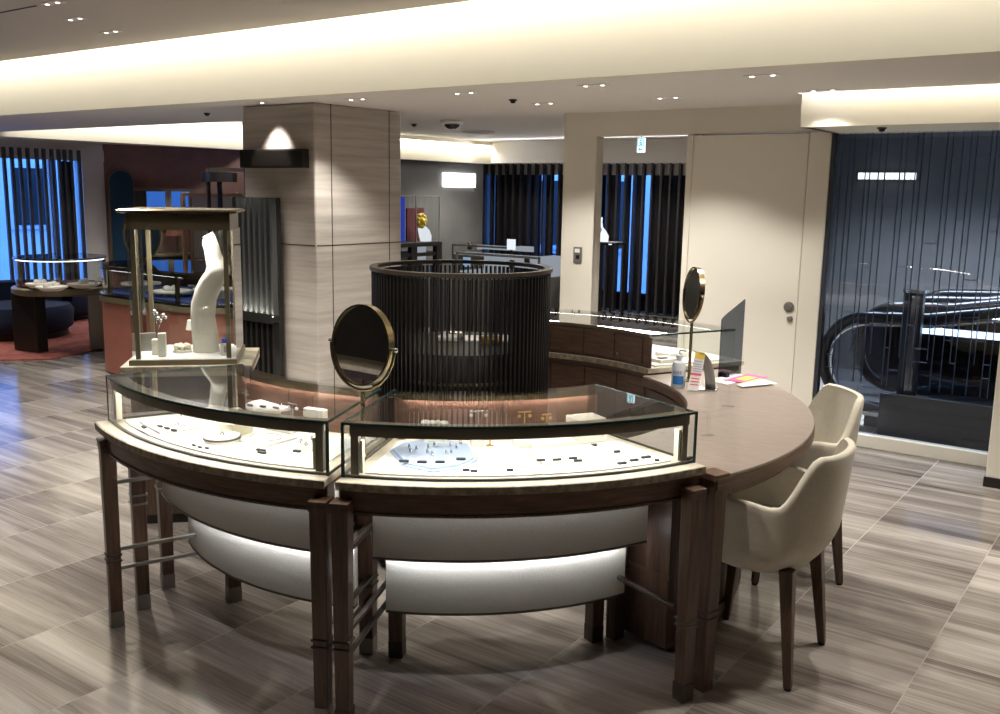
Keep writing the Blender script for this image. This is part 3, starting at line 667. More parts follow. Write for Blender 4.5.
# ================================================================== CHAIRS
def chair(name, label, c, face):
    t = thing(name, label, 'chair', c, 'cream armchairs at the desk'); f = Vector((math.cos(face), math.sin(face), 0)); s = Vector((-f.y, f.x, 0))
    def L(x, y, z): return c + f * x + s * y + Vector((0, 0, z))
    def sm(x, a, b): v = max(0, min(1, (x - a) / (b - a))); return v * v * (3 - 2 * v)
    rows = 15; cols_ = 60; amax = rad(148)
    outer, inner = [], []
    for k in range(cols_ + 1):
        ph = -amax + 2 * amax * k / cols_; aph = abs(ph) * 180 / PI
        h = .640 + (.800 - .640) * (1 - sm(aph, 34, 66)) - .015 * math.exp(-((aph - 68) / 14) ** 2)
        h -= .16 * sm(aph, 126, 148)
        co_, si = math.cos(ph), math.sin(ph)
        cx = -math.copysign(abs(co_) ** .84, co_); sy = math.copysign(abs(si) ** .84, si)
        O_, I_ = [], []
        for j in range(rows + 1):
            v = j / rows
            z = .372 + (h - .372) * v
            bl = min(1, .62 + .38 * math.sin(min(1, v * 2.6) * PI / 2) ** .8)
            w = (.262 + .012 * v) * bl; d = (.238 + (.012 + .035 * (1 - sm(aph, 20, 90))) * v) * bl
            O_.append(L(cx * d, sy * w, z))
            th = .030 - .004 * v; zi = max(z, .43)
            I_.append(L(cx * (d - th), sy * (w - th), zi if j < rows else h - .0))
        # rolled top edge
        top = [L(cx * (d - .004), sy * (w - .004), h + .010), L(cx * (d - .015), sy * (w - .015), h + .014), L(cx * (d - .026), sy * (w - .026), h + .008)]
        outer.append(O_ + top + list(reversed(I_)))
    b = MB(); m = len(outer[0]); V = [p for r in outer for p in r]; F = []
    for k in range(cols_):
        for j in range(m - 1): F.append((k*m+j, (k+1)*m+j, (k+1)*m+j+1, k*m+j+1))
    F.append(tuple(range(m))); F.append(tuple(reversed([cols_*m+j for j in range(m)])))
    b.add(V, F); b.build('shell', M['chairf'], t, smooth=60)
    # under pan and seat cushion
    def se(rx, ry, z, n=40, p=.84): return [L(math.copysign(abs(math.cos(q)) ** p, math.cos(q)) * rx + .01, math.copysign(abs(math.sin(q)) ** p, math.sin(q)) * ry, z) for q in [2*PI*k/n for k in range(n)]]
    MB().loft([se(.08, .09, .362), se(.115, .128, .365), se(.135, .15, .374), se(.14, .155, .40)]).build('seat_pan', M['chairf'], t, smooth=60)
    MB().loft([se(.212, .222, .43), se(.225, .232, .445), se(.225, .232, .475), se(.21, .22, .492), se(.16, .17, .498)]).build('seat_cushion', M['chairf'], t, smooth=60)
    for x, y, dx, dy in ((-.165, .19, -.02, .015), (-.165, -.19, -.02, -.015), (.165, .19, .02, .01), (.165, -.19, .02, -.01)):
        lg = MB().taper(L(x + dx, y + dy, .008), .026, L(x * .88, y * .88, .41), .048, face).build('leg', M['wood'], t, bevel=.003)
        MB().lathe([(1e-4, 0), (.012, 0), (.013, .008), (1e-4, .008)], L(x + dx, y + dy, 0), 12).build('glide', M['black'], lg)
    return t
chair('armchair', 'cream upholstered armchair nearest the viewer, pushed under the brown desk', Vector((-1.13, 3.20, 0)), rad(182))
chair('armchair', 'cream upholstered armchair standing closer to the glass wall', Vector((-1.34, 4.06, 0)), rad(219))
# ================================================================== MIRRORS
def table_mirror(label, base, zc, R, ndeg, z0):
    t = thing('table_mirror', label, 'mirror', (base.x, base.y, z0)); n = Vector((math.cos(rad(ndeg)), math.sin(rad(ndeg)), 0)); s = Vector((-n.y, n.x, 0)); c = Vector((base.x, base.y, zc)); vz = (Vector((0, 0, 1)) - n * .09).normalized(); n = (n + Vector((0, 0, .09))).normalized()
    circ = lambda r, off=0, k=56, a0=0, a1=2*PI, full=True: [c + n * off + s * (r * math.cos(a0 + (a1-a0) * i / (k if full else k - 1))) + vz * (r * math.sin(a0 + (a1-a0) * i / (k if full else k - 1))) for i in range(k)]
    rim = MB(); k = 56; A = [circ(R, .012), circ(R, -.014), circ(R - .006, -.014), circ(R - .006, .012)]
    V = [p for r in A for p in r]; F = []
    for j in range(4):
        for i in range(k): i2 = (i+1) % k; j2 = (j+1) % 4; F.append((j*k+i, j*k+i2, j2*k+i2, j2*k+i))
    rim.add(V, F); rim.build('rim', M['brass'], t, smooth=40)
    b = MB(); b.loft([circ(R - .006, .006), circ(R - .006, -.010)]); b.build('glass', M['mirror'], t, smooth=30)
    MB().tube(circ(R + .013, 0, 40, PI, 2*PI, False), .0055, 8).build('fork', M['brass'], t, smooth=60)
    b = MB()
    for sg in (1, -1): b.tube([c + s * sg * (R - .002), c + s * sg * (R + .016)], .006, 10); b.sphere(c + s * sg * (R + .018), .008, 6)
    b.build('pivot', M['chrome'], t, smooth=60)
    b = MB(); b.tube([Vector((base.x, base.y, z0 + .008)), c - Vector((0, 0, R + .012))], .0075, 12); b.build('stem', M['brass'], t, smooth=60)
    MB().lathe([(1e-4, 0), (.026, 0), (.026, .004), (.012, .010), (.009, .02), (1e-4, .02)], (base.x, base.y, z0), 20).build('foot', M['brass'], t, smooth=40)
table_mirror('round brass table mirror standing in the gap between the two curved showcases', pol(1.20, -67.03), 1.158, .131, -92, .790)
table_mirror('round brass table mirror seen almost edge on behind the sanitizer bottle', Vector((-1.895, 4.195, 0)), 1.187, .125, -138, DT)
# ================================================================== DESK THINGS
p = at(678, 387, DT); t = thing('sanitizer_bottle', 'white pump bottle with a blue label on the desk', 'bottle', p)
MB().lathe([(1e-4, 0), (.030, 0), (.033, .006), (.033, .10), (.028, .118), (.013, .128), (.012, .137), (1e-4, .137)], p, 28).build('body', M['plastic'], t, smooth=40)
va = math.atan2(-p.y, -p.x)
def wrap(r, z0, z1, a0, a1): return MB().lathe([(r, z0), (r, z1)], p, 12, va + a0, va + a1)
wrap(.0336, .018, .058, -.9, .75).build('blue_label', M['blue_print'], t, solid=.0004)
b = MB()
for i, (a0, a1) in enumerate(((-.85, -.6), (-.5, -.3), (-.2, .05), (.15, .4))): b.v and None; w2 = wrap(.0338, .066, .082, a0, a1); b.add(w2.v, w2.f)
b.build('print', M['lilac_print'], t, solid=.0004)
b = MB(); b.lathe([(1e-4, .137), (.015, .137), (.015, .152), (.006, .156), (.004, .175), (1e-4, .175)], p, 18)
b.tube([p + Vector((0, 0, .176)), p + Vector((.035 * math.cos(va + 1.2), .035 * math.sin(va + 1.2), .174))], .005, 8); b.build('pump', M['plastic'], t, smooth=50)
# a-frame card
p = at(700, 389, DT); t = thing('card_stand', 'folded card stand with yellow top and pink band beside the bottle', 'card stand', p)
e = Vector((AX.x, AX.y, AX.z)); rt = Vector((AX.x, AY.x, 0)).normalized(); fw = Vector((-rt.y, rt.x, 0))
def C_(x, y, z): q = p + rt * x + fw * y; return Vector((q.x, q.y, DT + z))
# printed side leans right, facing left-front; curved grey side on the right
MB().plate([C_(-.070, -.050, .004), C_(-.020, -.062, .004) , C_(.012, -.02, .170), C_(-.032, -.008, .176)], .003).build('printed_side', M['paper'], t)
def side(f0, f1, off): # strip of the printed side between heights f0..f1
    A, B, Cc, D = C_(-.070, -.050, .004), C_(-.020, -.062, .004), C_(.012, -.02, .170), C_(-.032, -.008, .176)
    n_ = (B - A).cross(D - A).normalized() * off
    return [A.lerp(D, f0) + n_, B.lerp(Cc, f0) + n_, B.lerp(Cc, f1) + n_, A.lerp(D, f1) + n_]
MB().plate(side(.84, 1.0, .001), .001).build('yellow_band', M['yellow'], t)
MB().plate(side(.40, .46, .001), .001).build('pink_band', M['red_print'], t)
b = MB()
for f0 in (.50, .56, .62, .68, .76): b.add(*(lambda m: (m.v, m.f))(MB().plate([q.lerp(r_, .12) for q, r_ in zip(side(f0, f0 + .025, .001), [side(f0, f0 + .025, .001)[i] for i in (1, 0, 3, 2)])], .001)))
b.build('blue_text_lines', M['lilac_print'], t)
b = MB()
for f0 in (.14, .22, .30): b.add(*(lambda m: (m.v, m.f))(MB().plate([q.lerp(r_, .15) for q, r_ in zip(side(f0, f0 + .03, .001), [side(f0, f0 + .03, .001)[i] for i in (1, 0, 3, 2)])], .001)))
b.build('pink_text_lines', M['red_print'], t)
cv = [(.0 + .075 * math.sin(a) , .172 * math.cos(a)) for a in [PI / 2 * i / 10 for i in range(11)]]
V = []; F = []
for x, z in cv: V += [C_(x - .01, -.022, z + .004), C_(x - .045, .030, z + .004)]
for i in range(10): F.append((2*i, 2*i+1, 2*i+3, 2*i+2))
MB().add(V, F).build('curved_back', M['greypaper'], t, solid=.003, smooth=60)
MB().box(C_(.012, -.01, .0035), (.13, .085, .007), math.atan2(rt.y, rt.x) - .2).build('base_plate', M['chrome'], t, bevel=.001)
# leaflet holder behind the stand, leaflets
p2 = at(722, 381, DT); t = thing('clear_card_holder', 'clear acrylic card holder behind the folded card', 'card holder', p2)
MB().box(p2 + Vector((0, 0, .05)), (.07, .004, .10), math.atan2(rt.y, rt.x) + .3, -.15).build('panel', M['acrylic'], t)
MB().box(p2 + Vector((0, 0, .003)), (.07, .05, .004), math.atan2(rt.y, rt.x) + .3).build('foot', M['acrylic'], t)
def leaf(label, pts, mats, z, name='leaflet'):
    P = [at(x, y, DT) for x, y in pts]; c = sum(P, Vector()) / len(P); t = thing(name, label, 'leaflet', (c.x, c.y, DT + z))
    MB().plate([Vector((q.x, q.y, DT + z + .0025)) for q in P][::-1], -.0022).build('sheet', mats[0], t)
    if len(mats) > 1:
        Q = [q.lerp(c, .5) for q in P] if len(mats) < 3 else [P[0].lerp(P[3], .02), P[0].lerp(P[1], .16), P[3].lerp(P[2], .16), P[3].lerp(P[0], .02)]
        MB().plate([Vector((q.x, q.y, DT + z + .0032)) for q in Q][::-1], -.0006).build('print', mats[1], t)
leaf('white leaflet lowest under the others at the far end of the desk', [(708, 380), (727, 385), (756, 377), (735, 374)], [M['paper']], 0)
leaf('magenta printed leaflet in the middle of the three on the desk', [(724, 381), (745, 384), (768, 378), (747, 375)], [M['pink'], M['yellow']], .003)
leaf('white leaflet with a yellow corner, nearest the desk edge', [(737, 386), (742, 388.5), (777, 385), (760, 380)], [M['paper'], M['yellow'], 0], .006)
P = at(719, 378, DT); Q = at(741, 373, DT)
t = thing('acrylic_screen', 'smoked acrylic guard with a slanted top at the far end of the desk', 'screen', (P + Q) / 2)
d = ray(719, 318); 
Pt = Vector((P.x, P.y, EYE.z + ray(719, 320).z * (P.y / ray(719, 320).y))); Qt = Vector((Q.x, Q.y, EYE.z + ray(742, 299).z * (Q.y / ray(742, 299).y)))
pm = P.lerp(Q, .15)
MB().plate([P, Q, Qt, Vector((pm.x, pm.y, Pt.z + .022)), Vector((P.lerp(Q, .03).x, P.lerp(Q, .03).y, Pt.z + .008)), Pt], .006).build('sheet', M['smoke'], t)
MB().box(P.lerp(Q, .2) + Vector((0, 0, .012)), (.03, .05, .024), math.atan2(Q.y-P.y, Q.x-P.x)).build('clamp', M['black'], t, bevel=.003)
# clear earring stands on the desk
def clear_stand(label, px, py, turn):
    p = at(px, py, DT); t = thing('acrylic_stand', label, 'display stand', p); a = math.atan2(rt.y, rt.x) + turn
    r_ = Vector((math.cos(a), math.sin(a), 0)); w_ = Vector((-r_.y, r_.x, 0))
    MB().box(p + Vector((0, 0, .002)), (.05, .035, .004), a).build('base', M['acrylic'], t, bevel=.001)
    MB().box(p + Vector((0, 0, .045)), (.012, .012, .085), a).build('post', M['acrylic'], t, bevel=.002)
    for k, (z, s_) in enumerate(((.085, 1), (.060, .75))):
        b = MB(); b.tube([p + r_ * x + w_ * (.03 - .30 * abs(x)) + Vector((0, 0, z + .22 * abs(x))) for x in [(-.10 + .2 * i / 12) * s_ for i in range(13)]], .0035, 8); b.build('arm', M['acrylic'], t, smooth=60)
clear_stand('clear acrylic stand with curved arms, nearer the showcase on the desk', 708, 436, .2)
clear_stand('clear acrylic stand with curved arms, nearer the leaflets on the desk', 728, 407, -.3)
# ================================================================== JEWELLERY IN THE TWO SHOWCASES
ZD = .7970
def ang(p): return math.atan2(p.y - RC.y, p.x - RC.x)
def price_tag(px, py, side, z=ZD, w=.026, d=.012, extra=''):
    p = at(px, py, z)
    o = MB().box(p + Vector((0, 0, .0035)), (d, w, .007), ang(p)).build('price_tag', M['tag'], None, bevel=.001)
    return tag(o, 'small black price tag in the %s glass showcase%s' % (side, extra), 'price tag', 'black price tags in the %s showcase%s' % (side, extra))
def jewel(px, py, side, z, kind='ring', what='', grp=''):
    p = at(px, py, z); t = thing('earring', what, 'earring', p, grp)
    b = MB(); a = ang(p)
    b.tube([p + Vector((.006 * math.cos(q) * math.cos(a), .006 * math.cos(q) * math.sin(a), .0075 + .006 * math.sin(q))) for q in [2*PI*i/14 for i in range(14)]], .0013, 6, True); b.build('hoop', M['bronze_d'], t, smooth=60)
    b = MB(); b.sphere(p + Vector((.004, 0, .004)), .0038, 6); b.build('stone', M['chrome'], t, smooth=60)
# left case: flat earring tray
def slab(name, lab, cat, px, py, sz, z=ZD, mat=None, turn=0, tilt=0, grp=None):
    p = at(px, py, z); return tag(MB().box(p + Vector((0, 0, sz[2] / 2 + abs(math.sin(tilt)) * sz[1] / 2)), sz, ang(p) - PI / 2 + turn, tilt).build(name, mat or M['white'], None, bevel=.003), lab, cat, grp)
slab('earring_tray', 'flat white tray at the left end of the left showcase', 'tray', 170, 426, (.20, .15, .012), tilt=0.0, turn=.0)
for x, y in ((144, 431), (160, 430), (167, 432), (174, 434)): price_tag(x, y - 3, 'left', .8095, extra=' lying on the flat earring tray')
for x, y in ((176, 415), (182, 417), (157, 424), (168, 425), (177, 427), (183, 429)): jewel(x, y - 1, 'left', .8095, what='tiny silver earring on the flat earring tray of the left showcase', grp='earrings on the flat earring tray')
def cake(label, px, py, r, h, z=ZD):
    p = at(px, py, z); t = thing('round_stand', label, 'display stand', p)
    MB().lathe([(1e-4, 0), (r * .93, 0), (r * .93, h * .5), (1e-4, h * .5)], p, 36).build('base', M['white'], t, smooth=30)
    MB().lathe([(r * .93, h * .5), (r, h * .5), (r, h * .78), (r * .93, h * .78), (r * .93, h * .5)], p, 36).build('metal_rim', M['bronze_d'], t, smooth=30)
    MB().lathe([(1e-4, h * .6), (r * .96, h * .6), (r * .96, h), (1e-4, h)], p, 36).build('pad', M['felt'], t, smooth=30)
    return p
p = cake('low round white stand with dark metal rim, front of the left showcase', 222, 441, .063, .022)
jewel(222, 436, 'left', .8195, what='tiny ring lying on the low round stand', grp='')
q = slab('display_block', 'square cream block carrying the upper round stand', 'display block', 236, 433, (.085, .085, .055), mat=M['cream'])
cake('round white stand raised on the square block in the left showcase', 233, 421, .062, .02, .852)
p = at(272, 420, ZD); t = thing('pedestal_stand', 'large round stand at the back of the left showcase with silver jewels', 'display stand', p)
MB().lathe([(1e-4, 0), (.04, 0), (.04, .05), (1e-4, .05)], p, 30).build('base', M['cream'], t, smooth=30)
MB().lathe([(1e-4, .05), (.092, .05), (.094, .056), (.092, .062), (1e-4, .062)], p, 40).build('top', M['felt'], t, smooth=30)
for k in range(3): price_tag(250 + 13 * k, 406 + k * 1.2, 'left', .8595, extra=' lying on the large round stand')
for k in range(5): jewel(276 + 4.2 * k, 403 + (k % 2) * 2.5, 'left', .8595, what='silver earring on the large round stand of the left showcase', grp='earrings on the large round stand')
slab('necklace_pad', 'flat white pad with a thin necklace in the left showcase', 'display pad', 265, 439, (.17, .14, .008))
p = at(266, 437, .8055); a = ang(p)
tag(MB().tube([p + Vector((.045 * math.cos(q) * math.cos(a) - .06 * math.sin(q) * math.sin(a), .045 * math.cos(q) * math.sin(a) + .06 * math.sin(q) * math.cos(a), .001)) for q in [rad(20 + 320 * i / 40) for i in range(41)]], .0011, 5).build('necklace', M['chrome'], None, smooth=60), 'thin silver necklace laid in a loop on the white pad', 'necklace')
slab('raised_pad', 'raised white bar behind the necklace pad in the left showcase', 'display pad', 281, 431, (.13, .035, .018))
for x in (273, 284): price_tag(x, 428 + (x - 273) * .15, 'left', .8155, extra=' lying on the raised bar')
price_tag(261, 451, 'left', w=.034); price_tag(262, 453.5, 'left', w=.030); price_tag(297, 452, 'left')
for x, y in ((194, 446), (200, 448), (207, 449)): price_tag(x, y, 'left', w=.016, d=.006)
q = slab('clear_label', 'pale blue label strip at the front of the left showcase', 'label', 244, 453, (.10, .02, .003), mat=M['paleblue'])
slab('ring_bar', 'long white ring bar near the right end of the left showcase', 'display bar', 314, 444, (.05, .17, .028), turn=.3)
for x, y in ((301, 443), (306, 446), (312, 440), (318, 437)): jewel(x, y, 'left', .826, what='small ring on the long white ring bar', grp='rings on the long bar')
slab('corner_box', 'white lidded box at the back right of the left showcase', 'display box', 321, 427, (.09, .09, .075))
# small T stands with earrings
def tstand(label, px, py, h, mat, pearls=True, z=ZD, w=.05):
    p = at(px, py, z); t = thing('earring_stand', label, 'earring stand', p); a = ang(p) + PI / 2; r_ = Vector((math.cos(a), math.sin(a), 0))
    MB().lathe([(1e-4, 0), (.014, 0), (.014, .003), (.003, .004), (.002, h), (1e-4, h)], p, 16).build('post', mat, t, smooth=40)
    MB().tube([p + r_ * -w / 2 + Vector((0, 0, h)), p + r_ * w / 2 + Vector((0, 0, h))], .0028, 8).build('bar', mat, t, smooth=60)
    for sg in (-.42, .42):
        MB().sphere(p + r_ * w * sg + Vector((0, 0, h - .014)), .0062, 8).build('pearl', M['paper'] if pearls else mat, t, smooth=60)
tstand('low earring stand with two pearls, left of the pair in the left showcase', 293, 424, .075, M['steel'])
tstand('low earring stand with two pearls, right of the pair in the left showcase', 316, 424, .088, M['steel'])
tstand('small earring stand far back at the left showcase, near the bust case', 246, 412, .085, M['steel'], False)
# right case
p = at(432, 458, ZD); a = ang(p)
fan = [(p.x + r * math.cos(a + q) , p.y + r * math.sin(a + q)) for r, q in ()]
fp = [at(x, y, ZD) for x, y in ((390, 452), (404, 467), (432, 473), (462, 469), (477, 461), (468, 445), (430, 441), (402, 445))]
t = thing('fan_plate', 'pale blue fan shaped plate with earrings in the right showcase', 'display plate', (p.x, p.y, ZD))
MB().prism([(q.x, q.y) for q in fp], ZD, ZD + .006).build('plate', M['paleblue'], t, bevel=.0015)
MB().prism([(q.x * .92 + p.x * .08, q.y * .92 + p.y * .08) for q in fp], ZD + .006, ZD + .014).build('step', M['paleblue'], t, bevel=.0015)
for x, y in ((409, 451), (416, 453), (410, 455), (428, 451), (434, 449), (427, 456), (432, 458), (450, 449), (456, 451), (446, 457), (451, 456), (460, 447)): jewel(x, y - 3, 'right', .8115, what='tiny silver earring on the pale blue fan plate', grp='earrings on the fan plate')
for x, y in ((404, 463), (422, 464), (440, 464), (461, 461)): price_tag(x, y - 1, 'right', .8105, w=.03, extra=' lying on the fan plate')
q = slab('display_block', 'cream cube with a white feathery top in the right showcase', 'display block', 436, 444, (.072, .06, .075), mat=M['cream'])
p = at(434, 428, .8735); b = MB(); random.seed(4)
for k in range(26): b.sphere(p + Vector((random.uniform(-.035, .035), random.uniform(-.03, .03), random.uniform(.006, .016))), random.uniform(.006, .011), 5)
tag(b.build('white_blossom_pad', M['felt'], None, smooth=60), 'fluffy white flower pad on top of the cream cube', 'flower pad')
p = at(401, 439, .790); t = thing('glass_cup', 'little clear glass cup at the left back of the right showcase', 'cup', p)
MB().lathe([(1e-4, 0), (.017, 0), (.020, .035), (.018, .035), (.015, .004), (1e-4, .004)], p, 20).build('cup', M['acrylic'], t, smooth=40)
MB().lathe([(1e-4, .004), (.014, .004), (.014, .012), (1e-4, .012)], p, 16).build('filling', M['steel'], t, smooth=40)
slab('display_block', 'small white block with a metal face below the silver stand', 'display block', 477, 445, (.045, .035, .03))
tstand('silver earring stand with hanging earrings in the right showcase', 478, 444, .115, M['chrome'], True, z=.7970, w=.06)
slab('display_block', 'white block under the gold stand in the right showcase', 'display block', 523, 446, (.07, .04, .022))
tstand('gold earring stand with a wide bar in the right showcase', 524, 443, .110, M['gold'], False, z=.7970, w=.045)
tstand('slim gold stand between the silver and the gold stands', 490, 446, .05, M['gold'], False, w=.02)
tstand('slim gold stand right of the wide gold one', 546, 441, .095, M['gold'], False, w=.035)
slab('raised_pad', 'raised white pad right of the gold stand in the right showcase', 'display pad', 551, 446, (.17, .07, .02))
slab('corner_box', 'white box at the back right corner of the right showcase', 'display box', 585, 440, (.11, .09, .085))
slab('ring_tray', 'large flat white tray in the middle of the right showcase', 'tray', 500, 458, (.15, .22, .010))
slab('ring_tray', 'large flat white tray right of the middle in the right showcase', 'tray', 568, 456, (.24, .16, .010))
for x, y in ((541, 461), (557, 460.5), (573, 459), (578, 461.5)): price_tag(x, y, 'right', .8075, w=.028, d=.008, extra=' lying on the flat tray')
for x, y, w in ((617, 452.5, .02), (622, 464, .03), (634, 461, .03), (646, 458, .034), (689, 459, .036), (594, 446, .02)): price_tag(x, y, 'right', w=w)
for x, y in ((466, 471), (474, 472), (510, 471)): price_tag(x, y, 'right', w=.022, d=.006)
price_tag(657, 461, 'right', w=.012)
# ================================================================== BACKGROUND
# slatted screen in front of the column
t = thing('slatted_wall_screen', 'tall dark glossy slatted screen in front of the travertine column', 'screen', (-5.70, 4.76, 0))
x0, x1 = -6.03, -5.525
MB().bx(x0, x1, 4.80, 4.84, 0, 1.575).build('back_panel', M['glossblack'], t, bevel=.003)
b = MB(); n = 8
for k in range(n):
    x = x0 + .03 + (x1 - x0 - .06) * k / (n - 1)
    b.prism([(x - .026, 4.80), (x - .012, 4.765), (x + .012, 4.765), (x + .026, 4.80)], .70, 1.57)
b.build('slats', M['slat_grey'], t)
b = MB()
for k in range(n):
    x = x0 + .03 + (x1 - x0 - .06) * k / (n - 1); b.prism([(x - .026, 4.80), (x - .012, 4.765), (x + .012, 4.765), (x + .026, 4.80)], .05, .65)
b.build('lower_slats', M['glossblack'], t)
MB().bx(x0, x1, 4.735, 4.80, .645, .69).build('light_ledge', M['black'], t, bevel=.002)
MB().bx(x0 + .01, x1 - .01, 4.738, 4.752, .690, .694).build('led_strip', emit('screen_led', (1, .93, .80, 1), 10), t)
MB().bx(x0, x1, 4.728, 4.736, .640, .712).build('ledge_lip', M['black'], t)
light('screen_uplight', 'AREA', ((x0 + x1) / 2, 4.742, .70), 1.6, (1, .94, .82), rot=(rad(180 + 12), 0, 0), shape='RECTANGLE', size=.46, size_y=.012)
# black sign box on the column
c0, c1 = aty(246, 159, 4.86), aty(308, 159, 4.86)
z0, z1 = aty(277, 168, 4.86).z, aty(277, 149.5, 4.86).z
t = thing('wall_sign_box', 'black rectangular sign box on the column under a spotlight', 'sign', ((c0.x + c1.x) / 2, 4.87, z0))
MB().bx(c0.x, c1.x, 4.80, 4.87, z0, z1).build('box', M['black'], t, bevel=.003)
MB().bx(c0.x + .01, c1.x - .01, 4.796, 4.80, z0 + .01, z1 - .01).build('face', M['ebony'], t, bevel=.002)
# round glass table on the left
c = at(62, 287, .64); c.z = .012; R = .455
t = thing('round_showcase', 'small round glass showcase on two dark panels, far left', 'display case', c)
MB().lathe([(1e-4, .575), (R - .02, .575), (R, .59), (R, .635), (R - .015, .645), (1e-4, .645)], c, 48).build('table_ring', M['bronze'], t, smooth=40)
MB().lathe([(1e-4, .646), (R - .05, .646), (R - .05, .662), (1e-4, .662)], c, 48).build('inner_floor', M['burgundy'], t, smooth=40)
MB().lathe([(R - .045, .65), (R - .04, .65), (R - .04, .92), (R - .045, .92), (R - .045, .65)], c, 48).build('glass_wall', M['glass'], t, smooth=40)
MB().lathe([(1e-4, .92), (R - .035, .92), (R - .035, .932), (1e-4, .932)], c, 48).build('glass_top', M['glass'], t, smooth=40)
MB().lathe([(R - .036, .918), (R - .03, .918), (R - .03, .934), (R - .036, .934), (R - .036, .918)], c, 48).build('lit_rim', M['chrome'], t, smooth=40)
for k, a in enumerate((-150, -95, -30, 60, 130)): p = c + Vector(((R - .06) * math.cos(rad(a)), (R - .06) * math.sin(rad(a)), 0)); MB().bx(p.x - .009, p.x + .009, p.y - .009, p.y + .009, .645, .92).build('post', M['brass'], t)
MB().lathe([(R - .075, .905), (R - .05, .905), (R - .05, .911), (R - .075, .911), (R - .075, .905)], c, 48).build('led_ring', emit('round_case_led', (.9, .95, 1, 1), 3), t)
va = math.atan2(-c.y, -c.x); sd = Vector((-math.sin(va), math.cos(va), 0)); vf = Vector((math.cos(va), math.sin(va), 0))
for sg, w in ((-1, .34), (1, .30)):
    p = c + sd * sg * .31; P = [p - vf * w / 2, p + vf * w / 2]
    MB().box(p + Vector((0, 0, .29)), (w, .12 if sg < 0 else .17, .57), va + (.7 if sg < 0 else 0)).build('leg_panel', M['ebony'] if sg < 0 else M['steel'], t, bevel=.006)
for k, (px, r, lab) in enumerate(((38, .11, 'left white plate with jewels in the far round showcase'), (52, .14, 'middle white plate with jewels in the far round showcase'), (84, .15, 'right white plate with jewels in the far round showcase'))):
    p = at(px, 286 if k != 1 else 289, .69); p.z = .675; q = thing('jewel_plate', lab, 'display plate', p, '')
    MB().lathe([(1e-4, 0), (r * .6, 0), (r, .03), (r, .042), (1e-4, .042)], p, 28).build('plate', M['white'], q, smooth=30)
    b = MB(); random.seed(k)
    for j in range(5): b.sphere(p + Vector((random.uniform(-.6, .6) * r, random.uniform(-.6, .6) * r, .055)), random.uniform(.018, .032), 6)
    b.build('ornament', M['felt'], q, smooth=60)
# rug and sofa
b = MB(); P = [at(x, y, 0) for x, y in ((-60, 356), (0, 361), (50, 360), (90, 352), (106, 342), (108, 318), (70, 309), (0, 318), (-60, 330))]
b.prism([(p.x, p.y) for p in P][::1], .0, .012); tag(b.build('rug', M['rug'], None), 'terracotta speckled rug under the far round showcase', 'rug')
c = at(22, 336, 0); c.z = .012; t = thing('sofa', 'low dark navy curved sofa in front of the far left window', 'sofa', c)
MB().lathe([(1e-4, .06), (.46, .06), (.52, .10), (.54, .28), (.50, .34), (1e-4, .36)], c, 36).build('seat', M['navy'], t, smooth=50)
b = MB(); b.lathe([(.44, .30), (.52, .28), (.56, .34), (.58, .52), (.54, .56), (.48, .54), (.45, .40), (.44, .30)], c, 30, rad(80), rad(250)); b.build('backrest', M['navy'], t, smooth=50)
MB().lathe([(1e-4, 0), (.47, 0), (.47, .06), (1e-4, .06)], c, 36).build('base', M['ebony'], t, smooth=40)
c = at(70, 322, 0); c += Vector((-.35, .1, .012)); t = thing('pouf', 'rounded navy seat behind the far round showcase', 'pouf', c)
MB().lathe([(1e-4, .05), (.36, .05), (.44, .12), (.45, .34), (.40, .41), (1e-4, .42)], c, 32).build('cushion', M['navy'], t, smooth=50)
MB().lathe([(1e-4, 0), (.33, 0), (.33, .05), (1e-4, .05)], c, 32).build('base', M['ebony'], t, smooth=40)
# terracotta curved counter
def rrect(x0, x1, y0, y1, r, n=10):
    P = []
    for cx, cy, a in ((x1 - r, y0 + r, -90), (x1 - r, y1 - r, 0), (x0 + r, y1 - r, 90), (x0 + r, y0 + r, 180)):
        for k in range(n + 1): q = rad(a + 90 * k / n); P.append((cx + r * math.cos(q), cy + r * math.sin(q)))
    return P
kx0, kx1, ky0, ky1 = -7.95, -6.15, 4.66, 5.50
t = thing('terracotta_counter', 'rounded terracotta counter with a glass case on top, behind the tall showcase', 'display counter', ((kx0 + kx1) / 2, 5.08, 0))
MB().prism(rrect(kx0, kx1, ky0, ky1, .40), .02, .645).build('body', M['terracotta'], t, smooth=40)
MB().prism(rrect(kx0 - .02, kx1 + .02, ky0 - .02, ky1 + .02, .42), .645, .695).build('bronze_band', M['bronze'], t, smooth=40, bevel=.004)
MB().prism(rrect(kx0 - .02, kx1 + .02, ky0 - .02, ky1 + .02, .42), .695, .715).build('top', M['glossblack'], t, smooth=40)
MB().prism(rrect(kx0 + .05, kx1 - .05, ky0 + .05, ky1 - .05, .36), .715, .722).build('blue_floor', M['bluetray'], t, smooth=40)
MB().prism(rrect(kx0, kx1, ky0, ky1, .40), .955, .967).build('glass_top', M['glass'], t, smooth=40)
b = MB(); P = rrect(kx0 + .01, kx1 - .01, ky0 + .01, ky1 - .01, .39)
for i in range(len(P)):
    a, c_ = P[i], P[(i + 1) % len(P)]; b.add([(*a, .715), (*c_, .715), (*c_, .955), (*a, .955)], [(0, 1, 2, 3)])
b.build('glass_side', M['glass'], t, smooth=40)
